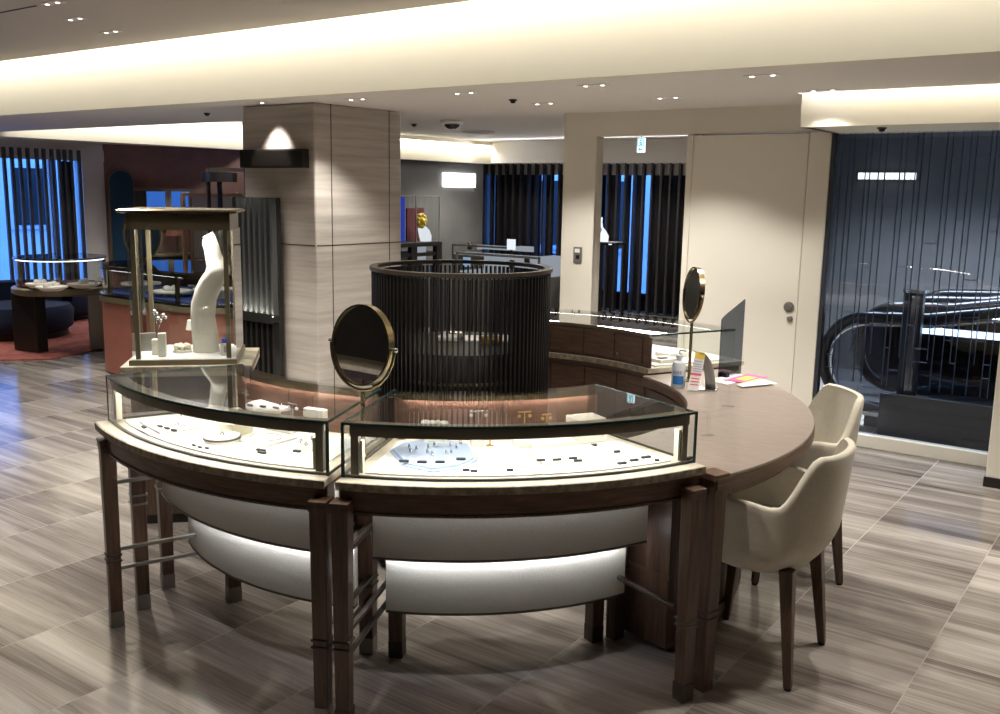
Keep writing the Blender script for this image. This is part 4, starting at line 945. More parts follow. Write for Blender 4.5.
def ringbar(z0, z1, w):
    b = MB(); o, i_ = rrect(kx0, kx1, ky0, ky1, .40), rrect(kx0 + w, kx1 - w, ky0 + w, ky1 - w, .40 - w); n = len(o)
    V = [(*p, z0) for p in o] + [(*p, z1) for p in o] + [(*p, z1) for p in i_] + [(*p, z0) for p in i_]; F = []
    for j in range(4):
        for k in range(n): k2 = (k+1) % n; j2 = (j+1) % 4; F.append((j*n+k, j*n+k2, j2*n+k2, j2*n+k))
    return b.add(V, F)
ringbar(.925, .955, .02).build('top_rail', M['brass'], t, smooth=40)
for x, y in ((-7.55, ky0 + .02), (-7.1, ky0 + .02), (-6.6, ky0 + .02), (-7.85, 5.08), (-7.3, ky1 - .02)): MB().bx(x - .014, x + .014, y - .014, y + .014, .715, .93).build('post', M['brass'], t)
MB().prism(rrect(kx0 + .1, kx1 - .1, ky1 - .10, ky1 - .06, .015, 3), .94, .945).build('led_strip', emit('counter_led', (.9, .95, 1, 1), 5), t); MB().prism(rrect(kx0 + .4, kx1 - .4, ky0 + .025, ky0 + .05, .01, 3), .92, .924).build('led_strip', bpy.data.materials['counter_led'], t)
for k, (x, y, r, h) in enumerate(((-7.55, 4.98, .17, .06), (-7.0, 4.92, .16, .035), (-6.62, 5.05, .17, .07))):
    p = Vector((x, y, .722)); q = thing('jewel_plate', ('left tall white plate in the terracotta counter case', 'middle low white plate in the terracotta counter case', 'right white plate in the terracotta counter case, beside the bust')[k], 'display plate', p)
    MB().lathe([(1e-4, 0), (r * .5, 0), (r * .5, h), (r, h), (r, h + .015), (1e-4, h + .015)], p, 28).build('plate', M['white'], q, smooth=30)
    b = MB(); random.seed(k + 9)
    for j in range(4): b.sphere(p + Vector((random.uniform(-.5, .5) * r, random.uniform(-.5, .5) * r, h + .03)), random.uniform(.02, .035), 6, .8)
    b.build('ornament', M['felt'], q, smooth=60)
p = Vector((-6.9, 5.15, .722)); q = thing('feather_tray', 'grey leaf shaped tray among the plates of the terracotta counter', 'tray', p)
MB().loft([[p + Vector((.16 * s_ * math.cos(a) * 1.2, .07 * s_ * math.sin(a), z)) for a in [2*PI*k/20 for k in range(20)]] for s_, z in ((.3, .02), (1, .07), (.95, .075), (.3, .03))]).build('bowl', M['steel'], q, smooth=60)
# far terracotta wall furniture.  wall line from (XW,7.62) to (-11.4,10.6)
wa, wb = Vector((XW, 7.62, 0)), Vector((-11.4, 10.6, 0)); wd = (wb - wa).normalized(); wn = Vector((wd.y, -wd.x, 0)); wang = math.atan2(wd.y, wd.x)
def onwall(px, py, off=0.0):
    d = ray(px, py); a = wa + wn * off; k = (wn.dot(a - EYE)) / wn.dot(d); return EYE + d * k
def wbox(px0, py0, px1, py1, off, th):
    a, c_ = onwall(px0, (py0 + py1) / 2, off), onwall(px1, (py0 + py1) / 2, off); m_ = (a + c_) / 2
    zt, zb = onwall((px0 + px1) / 2, py0, off).z, onwall((px0 + px1) / 2, py1, off).z
    return Vector((m_.x, m_.y, (zt + zb) / 2)), ((c_ - a).xy.length, th, abs(zt - zb))
def wob(px0, py0, px1, py1, off, th): c_, s_ = wbox(px0, py0, px1, py1, off, th); return MB().box(c_, s_, wang)
# arched blue panel
cc, ss = wbox(110, 171, 133, 262, .06, .08); t = thing('arched_panel', 'arched blue fluted panel against the terracotta wall', 'panel', (cc.x, cc.y, cc.z - ss[2] / 2))
prof = [(-ss[0]/2, -ss[2]/2), (ss[0]/2, -ss[2]/2)] + [(ss[0]/2 * math.cos(a), ss[2]/2 - ss[0]/2 + ss[0]/2 * math.sin(a)) for a in [PI * k / 24 for k in range(25)]]
MB().plate([cc + wd * x + Vector((0, 0, z)) + wn * .03 for x, z in prof], -.05).build('panel', M['teal'], t)
b = MB()
for k in range(7):
    x = -ss[0]/2 + ss[0] * (k + .5) / 7; top = ss[2]/2 - ss[0]/2 + math.sqrt(max(0, (ss[0]/2) ** 2 - x * x)); b.tube([cc + wd * x + wn * .03 + Vector((0, 0, -ss[2]/2)), cc + wd * x + wn * .03 + Vector((0, 0, top - .01))], .028, 8)
b.build('flute', M['teal'], t, smooth=60)
b = MB(); b.tube([cc + wd * x * 1.02 + Vector((0, 0, z)) + wn * .04 for x, z in prof[1:]] + [cc + wd * -ss[0]/2 * 1.02 + Vector((0, 0, -ss[2]/2)) + wn * .04], .018, 8); b.build('rim', M['bronze'], t, smooth=60)
# second smaller mirror-like frame just left of the tall case
p = at(122, 262, .72); p = Vector((-7.75, 5.15, .967)); t = thing('vanity_mirror', 'rounded bronze framed mirror standing on the terracotta counter', 'mirror', p)
prof = [(.16 * math.cos(a), .24 + .22 * math.sin(a)) for a in [2 * PI * k / 40 for k in range(40)]]; v_ = Vector((-vf.y, vf.x, 0))
b = MB(); b.tube([p + v_ * x + Vector((0, 0, z)) for x, z in prof], .012, 8, True); b.build('rim', M['bronze'], t, smooth=60)
MB().plate([p + v_ * x * .96 + Vector((0, 0, .24 + (z - .24) * .96)) for x, z in prof], .008).build('mirror_glass', M['teal'], t)
MB().lathe([(1e-4, 0), (.07, 0), (.02, .02), (1e-4, .022)], p, 20).build('foot', M['bronze'], t, smooth=40)
# lit blue niche windows in the terracotta wall, shelf below
cc, ss = wbox(132, 188, 192, 212, .05, .10); t = thing('lit_niche', 'shelf niche with two glowing blue panes on the terracotta wall', 'niche', (cc.x, cc.y, cc.z - ss[2]/2))
wob(131, 188.5, 192, 191, .06, .14).build('frame', M['bronze'], t); wob(131, 209, 192, 212, .06, .18).build('shelf', M['bronze'], t)
wob(147, 191.5, 165, 207, .05, .03).build('blue_pane', M['niche'], t); wob(171, 191.5, 189, 207, .05, .03).build('blue_pane', M['niche'], t)
wob(165, 191, 171, 209, .06, .05).build('divider', M['greypaper'], t); wob(132, 191, 146, 209, .05, .03).build('grey_pane', M['slat_grey'], t)
sb = wbox(140, 258, 205, 276, .32, .30)[0]; p = onwall(178, 262, .32); p.z = sb.z + .195 + .25
q = thing('mauve_lampshade', 'dim mauve cone lampshade below the blue niche', 'lamp', p - Vector((0, 0, .25))); MB().lathe([(.16, 0), (.07, .30), (.068, .30), (.158, 0)], p, 24).build('shade', M['terracotta'], q, smooth=40)
MB().lathe([(1e-4, -.25), (.08, -.25), (.012, -.22), (.012, .1), (1e-4, .1)], p, 16).build('stand', M['bronze'], q, smooth=40)
cc, ss = wbox(140, 258, 205, 276, .32, .30); t = thing('low_sideboard', 'dark shelf unit along the terracotta wall', 'sideboard', (cc.x, cc.y, 0))
MB().box((cc.x, cc.y, cc.z / 2 + .12), (ss[0], .3, cc.z + .1), wang).build('body', M['ebony'], t, bevel=.004)
MB().box((cc.x, cc.y, cc.z + .18), (ss[0] + .06, .34, .03), wang).build('top', M['bronze'], t, bevel=.004)
# wooden frame stand
cc, ss = wbox(182, 193, 242, 262, .55, .06); t = thing('wooden_frame', 'pale wooden open frame standing by the terracotta wall', 'frame', (cc.x, cc.y, cc.z - ss[2]/2))
for x0_, x1_, y0_, y1_ in ((182, 186, 193, 262), (190, 192.5, 197, 262), (238, 242, 193, 262)): wob(x0_, y0_, x1_, y1_, .55, .05).build('upright', grain('pale_wood', S(132, 104, 80), S(158, 128, 100), (8, 8, 1)) if 'pale_wood' not in bpy.data.materials else bpy.data.materials['pale_wood'], t, bevel=.003)
wob(182, 193, 242, 196.5, .55, .05).build('top_rail', bpy.data.materials['pale_wood'], t, bevel=.003); wob(182, 259, 242, 262, .55, .05).build('bottom_rail', bpy.data.materials['pale_wood'], t)
wob(193, 197.5, 237, 258, .53, .01).build('linen_backing', M['greypaper'], t)
cc, ss = wbox(209, 168, 242, 300, .9, .05); t = thing('portal_frame', 'slim dark bronze portal with a black lampshade in it', 'frame', (cc.x, cc.y, cc.z - ss[2]/2))
wob(208.5, 169, 211.5, 300, .9, .05).build('upright', M['bronze_d'], t); wob(208.5, 168, 250, 171.5, .9, .05).build('lintel', M['bronze_d'], t)
p = onwall(222, 258, 1.0); q = thing('floor_lamp', 'black drum shade lamp on a black pole beside the column', 'lamp', Vector((p.x, p.y, 0)))
zz = onwall(222, 182, 1.0).z; zt = onwall(222, 172.5, 1.0).z
MB().lathe([(1e-4, 0), (.16, 0), (.16, .02), (.035, .03), (.035, zz), (1e-4, zz)], (p.x, p.y, 0), 20).build('pole', M['black'], q, smooth=40)
MB().lathe([(1e-4, zz), (.24, zz), (.24, zt), (1e-4, zt)], (p.x, p.y, 0), 28).build('lamp_shade', M['ebony'], q, smooth=40)
# black jewellery bust behind
p = Vector((-6.75, 5.22, .967)); t = thing('black_bust', 'black velvet neck bust on the terracotta counter', 'display bust', p)
R = []
for z, rx, ry in ((0, .07, .05), (.05, .09, .06), (.14, .13, .07), (.20, .12, .06), (.23, .06, .045), (.30, .05, .042), (.34, .052, .042)):
    R.append([p + Vector((rx * math.cos(a), ry * math.sin(a), z)) for a in [2*PI*k/24 for k in range(24)]])
MB().loft(R).build('body', M['black'], t, smooth=60)
MB().lathe([(1e-4, .335), (.035, .335), (.035, .345), (1e-4, .345)], p, 20).build('neck_cap', M['ebony'], t, smooth=40)
# ---- far hall seen between column and door wall
p0, p1 = atx(442, 171, -7.45), atx(474, 189, -7.45)
t = thing('lit_sign', 'glowing white sign on the dark grey wall', 'sign', (-7.43, (p0.y + p1.y) / 2, p1.z))
MB().bx(-7.445, -7.425, p0.y, p1.y, p1.z + .02, p0.z - .02).build('light_box', M['sign'], t, bevel=.008)
MB().bx(-7.45, -7.445, p0.y + .03, p1.y - .03, p1.z + .05, p0.z - .05).build('backplate', M['paper'], t)
b = MB(); n = 8
for k in range(n):
    y = p0.y + (p1.y - p0.y) * (k + .5) / n; b.bx(-7.425, -7.415, y - .028, y + .028, p1.z + .05, p0.z - .05)
b.build('light_face', M['sign'], t, bevel=.01)
# display plinth with glass dome and bust
X0 = -7.0
q0, q1 = atx(403, 243, X0), atx(441, 243, X0); zt = q0.z
t = thing('display_table', 'dark display table carrying the lit bust in the far hall', 'table', (X0, (q0.y + q1.y)/2, 0))
MB().bx(X0 - .35, X0 + .02, q0.y - .3, q1.y, zt - .05, zt).build('top', M['ebony'], t, bevel=.004)
MB().bx(X0 - .35, X0 + .0, q0.y - .3, q1.y - .02, zt - .16, zt - .12).build('shelf', M['ebony'], t, bevel=.003)
for y in (q0.y + .18, q1.y - .04):
    for x in (X0 - .02, X0 - .32): MB().bx(x - .03, x + .03, y - .05, y + .05, 0, zt - .05).build('leg', M['ebony'], t, bevel=.003)
def lit_card(lab, px0, py0, px1, py1, x, mat, th=.02, name='lit_card'):
    a, c_ = atx(px0, py0, x), atx(px1, py1, x)
    return tag(MB().bx(x - th, x, a.y, c_.y, c_.z, a.z).build(name, mat, None, bevel=.002), lab, 'card')
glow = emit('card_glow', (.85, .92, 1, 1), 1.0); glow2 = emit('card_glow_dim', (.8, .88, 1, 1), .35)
lit_card('burgundy backing card behind the flower bust', 407, 208, 424, 241.5, X0 - .22, M['burgundy'], name='backing_card')
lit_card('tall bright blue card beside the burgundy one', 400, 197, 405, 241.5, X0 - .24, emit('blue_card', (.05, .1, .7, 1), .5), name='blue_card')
p = atx(423, 241, X0 - .10); p.z = zt
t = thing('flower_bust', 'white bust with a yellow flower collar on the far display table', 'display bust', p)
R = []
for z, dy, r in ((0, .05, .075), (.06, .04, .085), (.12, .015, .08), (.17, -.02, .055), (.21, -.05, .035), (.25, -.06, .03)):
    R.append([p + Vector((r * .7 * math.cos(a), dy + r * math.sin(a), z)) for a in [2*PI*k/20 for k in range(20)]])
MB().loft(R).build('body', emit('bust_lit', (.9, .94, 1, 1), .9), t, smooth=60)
b = MB()
for k in range(9): a = 2 * PI * k / 9; b.sphere(p + Vector((.05, -.09 + .062 * math.cos(a), .235 + .062 * math.sin(a))), .028, 7)
b.sphere(p + Vector((.06, -.09, .235)), .04, 8); b.build('flower', M['yellow'], t, smooth=60)
# glass cover around it
a, c_ = atx(402, 198, X0), atx(441, 198, X0); t = thing('glass_cover', 'thin framed glass cover over the flower bust', 'glass cover', (X0 - .15, (a.y + c_.y)/2, zt))
MB().bx(X0 - .01, X0 - .005, a.y - .2, c_.y - .02, zt, a.z + .02).build('front_pane', M['glass'], t)
b = MB()
for y in (a.y + .24, c_.y - .02): b.bx(X0 - .012, X0 + .0, y - .006, y + .006, zt, a.z + .02)
b.bx(X0 - .012, X0, a.y - .2, c_.y - .02, a.z + .02, a.z + .03); b.build('frame', M['steel'], t)
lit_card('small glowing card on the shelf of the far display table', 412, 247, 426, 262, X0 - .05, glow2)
# two lit glass showcases in the hall
def hall_case(lab, px0, px1, pyt, pyb, y, dep):
    a, c_ = aty(px0, pyt, y), aty(px1, pyt, y); zt = a.z; zb = aty(px0, pyb, y).z
    t = thing('hall_showcase', lab, 'display case', ((a.x + c_.x)/2, y + dep/2, 0))
    MB().bx(a.x, c_.x, y, y + dep, 0.02, zb).build('body', M['grey'], t, bevel=.004)
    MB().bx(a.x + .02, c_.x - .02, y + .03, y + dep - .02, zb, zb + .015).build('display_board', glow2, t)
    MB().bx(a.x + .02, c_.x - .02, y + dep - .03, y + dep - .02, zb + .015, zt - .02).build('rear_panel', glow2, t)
    MB().bx(a.x, c_.x, y, y + .008, zb, zt - .008).build('front_glass', M['glass'], t); MB().bx(a.x, c_.x, y, y + dep, zt - .008, zt).build('top_glass', M['glass'], t)
    b = MB(); b.bx(a.x, c_.x, y - .004, y + .012, zt - .03, zt - .008); b.bx(a.x, a.x + .02, y - .004, y + .012, zb, zt - .03); b.bx(c_.x - .02, c_.x, y - .004, y + .012, zb, zt - .03); b.build('frame', M['steel'], t)
    return a, c_, zb
hall_case('longer lit glass showcase in the far hall, nearer the drum', 456, 540, 251, 272, 7.9, .5)
hall_case('lit glass showcase behind the longer one in the far hall', 452, 512, 243, 254, 8.9, .5)
for lab, px0, py0, px1, py1, y in (('white card standing on the far hall showcase', 507, 239, 515, 250, 7.98), ('small blue card in the far hall showcase', 463, 257, 470, 267, 7.96)):
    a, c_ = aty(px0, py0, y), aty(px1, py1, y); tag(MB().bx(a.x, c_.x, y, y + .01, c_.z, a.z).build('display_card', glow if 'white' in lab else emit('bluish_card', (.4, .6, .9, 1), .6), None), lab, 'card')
for i, (px, py) in enumerate(((470, 246), (512, 264), (527, 262))):
    p = aty(px, py, 8.05 if i else 9.0); tag(MB().lathe([(1e-4, -.04), (.03, -.04), (.03, .03), (.018, .045), (1e-4, .045)], p, 16).build('perfume_bottle', M['black'], None, smooth=40), ('dark little bottle on the rear hall showcase', 'dark little bottle left of its twin in the front hall showcase', 'dark little bottle at the right end of the front hall showcase')[i], 'bottle')
# pedestal with lit bust seen through the doorway
Y0 = 8.6; a, c_ = aty(597, 242, Y0), aty(613.5, 242, Y0)
t = thing('hall_pedestal', 'dark pedestal with a lit ornament seen through the doorway', 'pedestal', ((a.x + c_.x)/2, Y0 + .15, 0))
MB().bx(a.x - .15, c_.x, Y0, Y0 + .3, a.z - .03, a.z).build('top', M['ebony'], t, bevel=.003)
MB().bx(c_.x - .03, c_.x - .005, Y0 + .01, Y0 + .03, 0, a.z - .03).build('leg', M['ebony'], t); MB().bx(a.x - .12, a.x - .09, Y0 + .01, Y0 + .03, 0, a.z - .03).build('leg', M['ebony'], t)
MB().bx(c_.x - .03, c_.x - .005, Y0 + .27, Y0 + .29, 0, a.z - .03).build('leg', M['ebony'], t); MB().bx(a.x - .12, a.x - .09, Y0 + .27, Y0 + .29, 0, a.z - .03).build('leg', M['ebony'], t)
MB().bx(c_.x - .055, c_.x - .02, Y0 - .003, Y0, a.z - .022, a.z - .012).build('name_plate', M['exitw'], t)
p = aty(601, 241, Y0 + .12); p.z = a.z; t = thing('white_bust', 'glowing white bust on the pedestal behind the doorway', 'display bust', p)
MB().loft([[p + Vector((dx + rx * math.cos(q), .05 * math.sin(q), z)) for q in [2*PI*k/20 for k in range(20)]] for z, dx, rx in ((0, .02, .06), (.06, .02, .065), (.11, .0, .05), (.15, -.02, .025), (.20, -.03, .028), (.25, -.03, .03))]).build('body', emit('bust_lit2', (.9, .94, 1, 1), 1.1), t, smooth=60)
b = MB(); b.tube([p + Vector((-.02 + .05 * math.cos(q), -.055 + .01 * math.sin(q), .12 + .04 * math.sin(q))) for q in [2*PI*k/20 for k in range(20)]], .005, 6, True); b.build('necklace', M['chrome'], t, smooth=60)
# exit sign
p = aty(640.5, 145, 7.45); t = thing('exit_sign', 'green and white exit sign hanging behind the doorway', 'sign', (p.x, 7.46, p.z))
w, h = .068, .125
MB().bx(p.x - w/2, p.x + w/2, 7.45, 7.48, p.z - h/2, p.z + h/2).build('light_box', M['exitw'], t, bevel=.002)
b = MB(); yq = 7.4485
def q2(x0, z0, x1, z1): b.bx(p.x + x0, p.x + x1, yq - .001, yq, p.z + z0, p.z + z1)
q2(-w/2 + .004, -.012, -w/2 + .010, .056); q2(w/2 - .010, -.012, w/2 - .004, .056); q2(-w/2 + .004, .050, w/2 - .004, .056)
b.build('door_symbol', M['exitg'], t)
b = MB(); b.sphere(Vector((p.x + .004, yq, p.z + .038)), .008, 6)
b.tube([Vector((p.x + .002, yq, p.z + .026)), Vector((p.x + .006, yq, p.z + .006)), Vector((p.x + .018, yq, p.z - .008))], .005, 6)
b.tube([Vector((p.x + .006, yq, p.z + .006)), Vector((p.x - .008, yq, p.z - .004)), Vector((p.x - .016, yq, p.z - .010))], .0045, 6)
b.tube([Vector((p.x - .014, yq, p.z + .014)), Vector((p.x + .002, yq, p.z + .022)), Vector((p.x + .016, yq, p.z + .014))], .004, 6); b.build('running_figure', M['exitg'], t, smooth=60)
b = MB(); b.prism([(0, 0)] * 0 or [(0, 0), (1, 0), (0, 1)], 0, 0) if False else b.add([(p.x - .020, yq, p.z - .036), (p.x - .002, yq, p.z - .022), (p.x - .002, yq, p.z - .050), (p.x - .020, yq - .001, p.z - .036), (p.x - .002, yq - .001, p.z - .022), (p.x - .002, yq - .001, p.z - .050)], [(0, 1, 2), (5, 4, 3), (0, 2, 5, 3), (0, 3, 4, 1), (1, 4, 5, 2)])
b.bx(p.x - .002, p.x + .020, yq - .001, yq, p.z - .041, p.z - .031); b.build('arrow', M['exitg'], t)
b = MB(); b.tube([(p.x, 7.465, p.z + h/2), (p.x, 7.465, 2.30)], .005); b.build('hanger', M['steel'], t)
# ---- escalator behind the glass
def loop(y, xl, zt, zb, rr, slope, xr):
    """handrail centre line: lower return, round newel end, then rising along +x"""
    P = []
    for k in range(17):
        a = rad(268 - 178 * k / 16); P.append(Vector((xl + rr * 1.0 + rr * math.cos(a), y, (zt + zb) / 2 + (zt - zb) / 2 * math.sin(a))))
    pts = [Vector((xl + .9, y, zb - .08)), Vector((xl + .5, y, zb - .03))] + P
    x = xl + rr
    for k in range(1, 14):
        x2 = xl + rr + (xr - xl - rr) * k / 13; rise = 0 if x2 < xl + .55 else (x2 - xl - .55); s_ = rise * rise / (rise + .5) * slope if rise > 0 else 0
        pts.append(Vector((x2, y, zt + .02 * (x2 - xl) + s_)))
    return pts
def escalator(lab, ys, xl, zt, zb, rr, slope, strip):
    t = thing('escalator', lab, 'escalator', (xl + 1.2, sum(ys) / 2, 0))
    for y in ys:
        L_ = loop(y, xl, zt, zb, rr, slope, 3.5)
        hr = MB().tube(L_, .040, 10).build('handrail', M['rubber'], t, smooth=60)
        inner = [Vector((p.x + .06, p.y, p.z)) if i < 10 else Vector((p.x + .02, p.y, p.z - .055)) for i, p in enumerate(L_[2:])]
        MB().tube(inner, .011, 6).build('rail_track', M['chrome'], hr, smooth=60)
        poly = [(p.x, p.z) for p in inner]; x_end = inner[-1].x
        MB().plate([Vector((x, y + .006, z)) for x, z in poly + [(x_end, zb - .05), (xl + .5, zb - .05)]], .012).build('balustrade', M['smoke'], t)
        sk = MB().bx(xl + .35, 3.5, y - .09, y + .09, .02, zb - .02).build('skirt', M['escal'], t, bevel=.004)
        MB().bx(xl + .30, 3.5, y - .10, y - .09, zb - .05, zb - .02).build('skirt_rail', M['chrome'], sk)
    y = ys[0] + .22
    MB().bx(xl + .60, 3.5, y, y + .03, .69 + strip, .735 + strip).build('light_tube', M['tube'], t)
    MB().bx(xl + .60, 3.5, y - .01, y + .05, .66 + strip, .69 + strip).build('light_tray', M['escal'], t)
    MB().bx(xl + 1.0, 3.5, y + .3, y + .33, .80 + strip, .825 + strip).build('light_tube', M['tube'], t)
    for k in range(6): MB().bx(xl + .55 + k * .40, xl + .95 + k * .40, ys[0] + .1, ys[1] - .1, .0, .04 + .12 * max(0, k - 1)).build('step', M['escal'], t, bevel=.004)
escalator('nearer escalator with a large black handrail loop and a bright light tube', (7.08, 7.95), -2.13, .80, .15, .30, .26, .0)
escalator('farther escalator, its handrail loop nested behind the nearer one', (8.25, 8.95), -1.95, .84, .20, .30, .26, .05)
p = aty(919, 300, 6.9); q = aty(905, 430, 6.9)
t = thing('steel_post', 'dark steel post between the escalators, behind the glass wall', 'post', (q.x, 6.9, 0))
MB().bx(q.x - .07, q.x + .05, 6.85, 6.92, 0, 1.02).build('shaft', M['escal'], t, bevel=.004); MB().bx(q.x - .02, q.x + .03, 6.84, 6.85, .05, 1.0).build('chrome_edge', M['chrome'], t); MB().bx(q.x - .08, q.x + .06, 6.84, 6.93, 1.02, 1.04).build('cap', M['chrome'], t)
tag(MB().bx(-1.62, 2, 6.72, 6.76, .0, .33).build('barrier_panel', M['escal'], None, bevel=.004), 'low blue grey barrier panel just behind the glass wall', 'barrier')

# a counter behind the viewpoint, seen in the table mirror
t = thing('stone_topped_counter', 'dark counter with a pale stone top, reflected in the round table mirror', 'counter', (-5.6, -1.2, 0))
MB().bx(-6.8, -4.4, -1.6, -.8, .02, .80).build('body', M['wood'], t, bevel=.004); MB().bx(-6.85, -4.35, -1.65, -.75, .80, .84).build('top', M['stone'], t, bevel=.004)
for k in range(3): MB().bx(-6.75 + k * .78, -6.05 + k * .78, -.8, -.785, .1, .74).build('door', M['wood_h'], t, bevel=.003)
# ================================================================== LIGHTS
def downlight(i, x, y, z, lab, energy, size, two=True, blend=.5, tgt=None, grp='recessed twin downlights'):
    t = thing('downlight', lab, 'downlight', (x, y, z), grp)
    dx = .055 if two else 0
    MB().bx(x - dx - .035, x + dx + .035, y - .035, y + .035, z - .004, z).build('trim_ring', M['soffit'], t, bevel=.001)
    for s_ in ((-1, 1) if two else (0,)):
        MB().lathe([(1e-4, -.006), (.011, -.006), (.013, -.004), (1e-4, -.004)], (x + s_ * dx, y, z), 16).build('lamp', M['led_lamp'], t, smooth=40)
    l = light('lamp_light', 'SPOT', (x, y, z - .02), energy, parent=t, spot_size=rad(size), spot_blend=blend, shadow_soft_size=.03)
    if tgt is not None: l.rotation_euler = (Vector(tgt) - Vector((x, y, z - .02))).to_track_quat('-Z', 'Y').to_euler()
    return t
k = 0
for x, w in ((-4.73, 'between column and drum'), (-3.80, 'first right of the column'), (-2.86, 'second right of the column'), (-1.87, 'above the white sliding door')):
    downlight(k, x, 4.84, ZS, 'twin downlight in the front row of the soffit, ' + w, 80, 105); k += 1
for x, w in ((-3.74, 'nearest the far hall'), (-2.80, 'in the middle'), (-1.82, 'by the lit fascia')):
    downlight(k, x, 5.66, ZS, 'twin downlight in the back row of the soffit, ' + w, 80 if x < -2 else 26, 112); k += 1
downlight(k, -5.56, 4.72, ZS, 'single downlight in front of the column, lighting the black sign', 40, 62, False, .35, (-5.58, 4.95, 1.2))
for (x, y), w in (((-5.57, 3.18), 'nearest the top edge of the photo'), ((-5.96, 3.55), 'middle of the three'), ((-6.23, 3.97), 'nearest the cream beam')):
    downlight(k, x, y, ZC, 'twin downlight in the near ceiling at upper left, ' + w, 70, 95)
# downlights of the near ceiling outside the frame; they make the shadows under the counter
for x, y, e, s_ in ((-2.6, 3.3, 14, 95), (-3.0, 1.85, 80, 100), (-2.2, 1.90, 80, 100), (-1.45, 2.45, 80, 100), (-.9, 3.9, 90, 100), (-.3, 4.0, 80, 95),
                    (-4.9, 3.0, 170, 108), (-5.6, .8, 90, 100), (-.2, 5.0, 50, 95), (-7.6, 2.6, 120, 100), (-9.6, 3.6, 60, 100)):
    light('ceiling_spot', 'SPOT', (x, y, ZC - .02), e, (1, .95, .87), spot_size=rad(s_), spot_blend=.5, shadow_soft_size=.04)
for x, y in ((-1.0, -2.6), (-4.5, -2.4), (1.6, -1.4), (-8.0, -1.5)): light('bounce_spot', 'SPOT', (x, y, ZC - .02), 75, (1, .965, .91), spot_size=rad(70), spot_blend=.5, shadow_soft_size=.04)  # added behind the camera so their bounce fills the counter fronts
# cove along the beam
light('beam_cove', 'AREA', (-4.5, 4.40, 2.93), 235, (1, .96, .885), rot=(rad(-8), 0, 0), shape='RECTANGLE', size=17, size_y=.05)
light('fascia_cove', 'AREA', (1.0, 5.79, 2.42), 45, (1, .95, .85), rot=(rad(-20), 0, 0), shape='RECTANGLE', size=6, size_y=.04)
light('hall_cove', 'AREA', (-7.28, 8.7, 2.2), 14, (1, .95, .8), rot=(0, rad(30), 0), shape='RECTANGLE', size=.05, size_y=2.3)
light('salon_cove', 'AREA', (-11.55, 7.2, 2.56), 40, (1, .96, .88), rot=(0, rad(25), 0), shape='RECTANGLE', size=.08, size_y=6)
for x, y, e in ((-10.4, 8.4, 110), (-9.0, 7.0, 60), (-11.0, 6.6, 50)): light('salon_spot', 'SPOT', (x, y, 2.6), e, spot_size=rad(110), spot_blend=.6, shadow_soft_size=.06)
for x, y, e in ((-6.7, 8.9, 130), (-4.8, 9.2, 110), (-5.6, 7.4, 50)): light('hall_spot', 'SPOT', (x, y, 2.24), e, spot_size=rad(120), spot_blend=.6, shadow_soft_size=.06)
light('pelmet_fill', 'AREA', (-5.2, 9.5, 2.22), 18, (1, .97, .95), rot=(rad(-60), 0, 0), shape='RECTANGLE', size=4, size_y=.05)  # added fill to brighten the pelmet, no fitting modelled
light('curtain_light', 'AREA', (-6, 11.2, 2.07), 26, (1, .97, .95), rot=(rad(-30), 0, 0), shape='RECTANGLE', size=5.5, size_y=.05)
light('well_light', 'AREA', (-1.0, 8.2, 2.48), 230, (.80, .88, 1), shape='RECTANGLE', size=3, size_y=.5, spread=rad(105))
t = thing('reflected_light_row', 'row of small glowing blocks standing in for lamps reflected in the glass wall', 'lamp reflection', (-1.9, 9.38, 2.0))  # glowing blocks added in place of shop lamps mirrored in the glass
pa, pb = aty(861, 176, 9.38), aty(914, 176, 9.38)
for i in range(11):
    x = pa.x + (pb.x - pa.x) * i / 10; MB().bx(x - .018, x + .018, 9.35, 9.38, pa.z - .03, pa.z + .03).build('lamp', emit('reflected_glow', (1, .97, .92, 1), 2.5) if i == 0 else bpy.data.materials['reflected_glow'], t)
MB().bx(pa.x - .05, pb.x + .05, 9.385, 10.4, pa.z - .045, pa.z + .045).build('backplate', M['escal'], t)
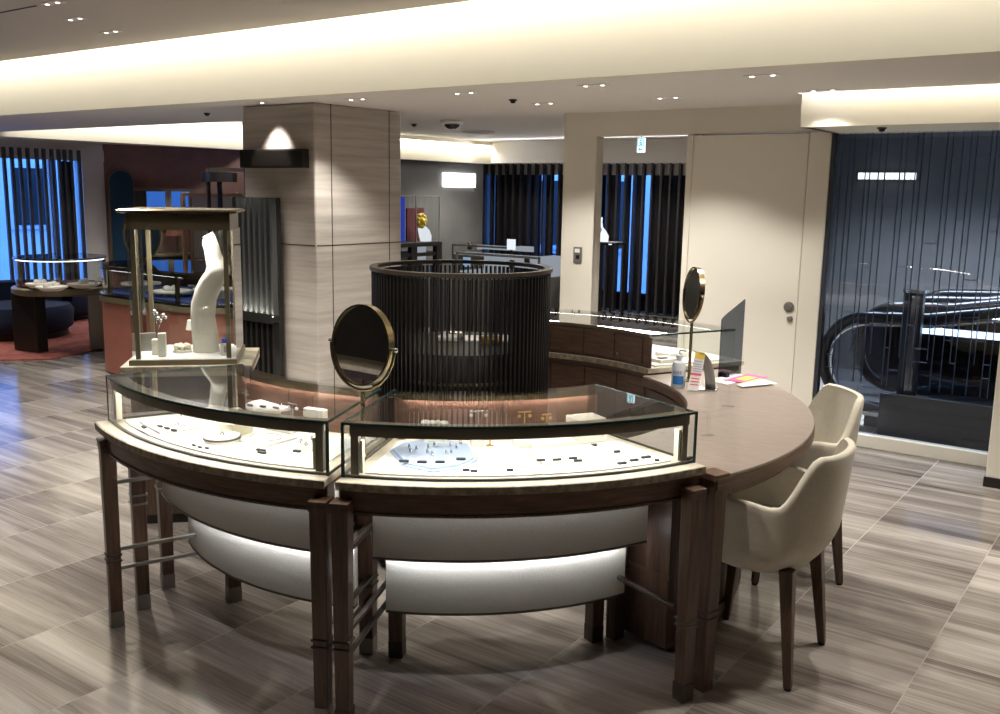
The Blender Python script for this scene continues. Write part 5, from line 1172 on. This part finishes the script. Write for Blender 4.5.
# small ceiling fittings
p = at(208, 115, 2.255); 
def dome(label, p, r, mat):
    t = thing('ceiling_camera', label, 'camera', p)
    MB().lathe([(1e-4, 0), (r, 0), (r, -.022), (r * .75, -.03), (1e-4, -.03)], p, 28).build('base', M['paper'], t, smooth=40)
    MB().lathe([(r * .7, -.028), (r * .62, -.05), (r * .35, -.068), (1e-4, -.073)], p, 24).build('dome', M['glossblack'], t, smooth=50)
dome('white dome camera under the far ceiling beside the column', at(452, 121, 2.255), .10, None)
for px, py, z, lab in ((414, 124, 2.255, 'small black ceiling sensor just right of the column'), (207, 113, 2.255, 'small black ceiling sensor left of the column'), (882, 127.5, 2.063, 'tiny black sensor under the cream fascia'), (513, 99.5, 2.255, 'small dark sensor in the soffit above the drum')):
    p = at(px, py, z); t = thing('ceiling_sensor', lab, 'sensor', p)
    MB().lathe([(1e-4, 0), (.028, 0), (.028, -.008), (1e-4, -.008)], p, 18).build('base', M['black'], t, smooth=40)
    MB().lathe([(.02, -.008), (.016, -.022), (1e-4, -.026)], p, 18).build('head', M['glossblack'], t, smooth=50)
p = at(478, 132, 2.255); t = thing('ceiling_speaker', 'flat round ceiling vent right of the dome camera', 'vent', p)
MB().lathe([(.17, 0), (.18, -.006), (.15, -.010), (.14, 0)], p, 40).build('ring', M['soffit'], t, smooth=40)
MB().lathe([(1e-4, -.003), (.138, -.003), (.138, -.001), (1e-4, -.001)], p, 40).build('grille', M['ceil'], t, smooth=40)
a, c_ = at(0, 12.5, ZC), at(33, 6.2, ZC); d = (c_ - a); 
tag(MB().box(a.lerp(c_, .3) + Vector((0, 0, -.002)), (d.length * 1.6, .012, .004), math.atan2(d.y, d.x)).build('ceiling_slot', M['black'], None), 'thin dark slot in the near ceiling at top left', 'slot')
# ------------------------------------------------------------------ world, view
wd_ = bpy.data.worlds.new('dusk'); bpy.context.scene.world = wd_; wd_.use_nodes = True
bg = wd_.node_tree.nodes['Background']; bg.inputs[0].default_value = (.09, .30, 1, 1); bg.inputs[1].default_value = 8.0
sc = bpy.context.scene
sc.view_settings.view_transform = 'Standard'; sc.view_settings.look = 'None'; sc.view_settings.gamma = 1; sc.view_settings.use_curve_mapping = False
sc.view_settings.exposure = 0
sc.cycles.max_bounces = 10; sc.cycles.transparent_max_bounces = 24; sc.cycles.glossy_bounces = 5; sc.cycles.diffuse_bounces = 4
sc.cycles.sample_clamp_indirect = 6; sc.cycles.caustics_reflective = False; sc.cycles.caustics_refractive = False
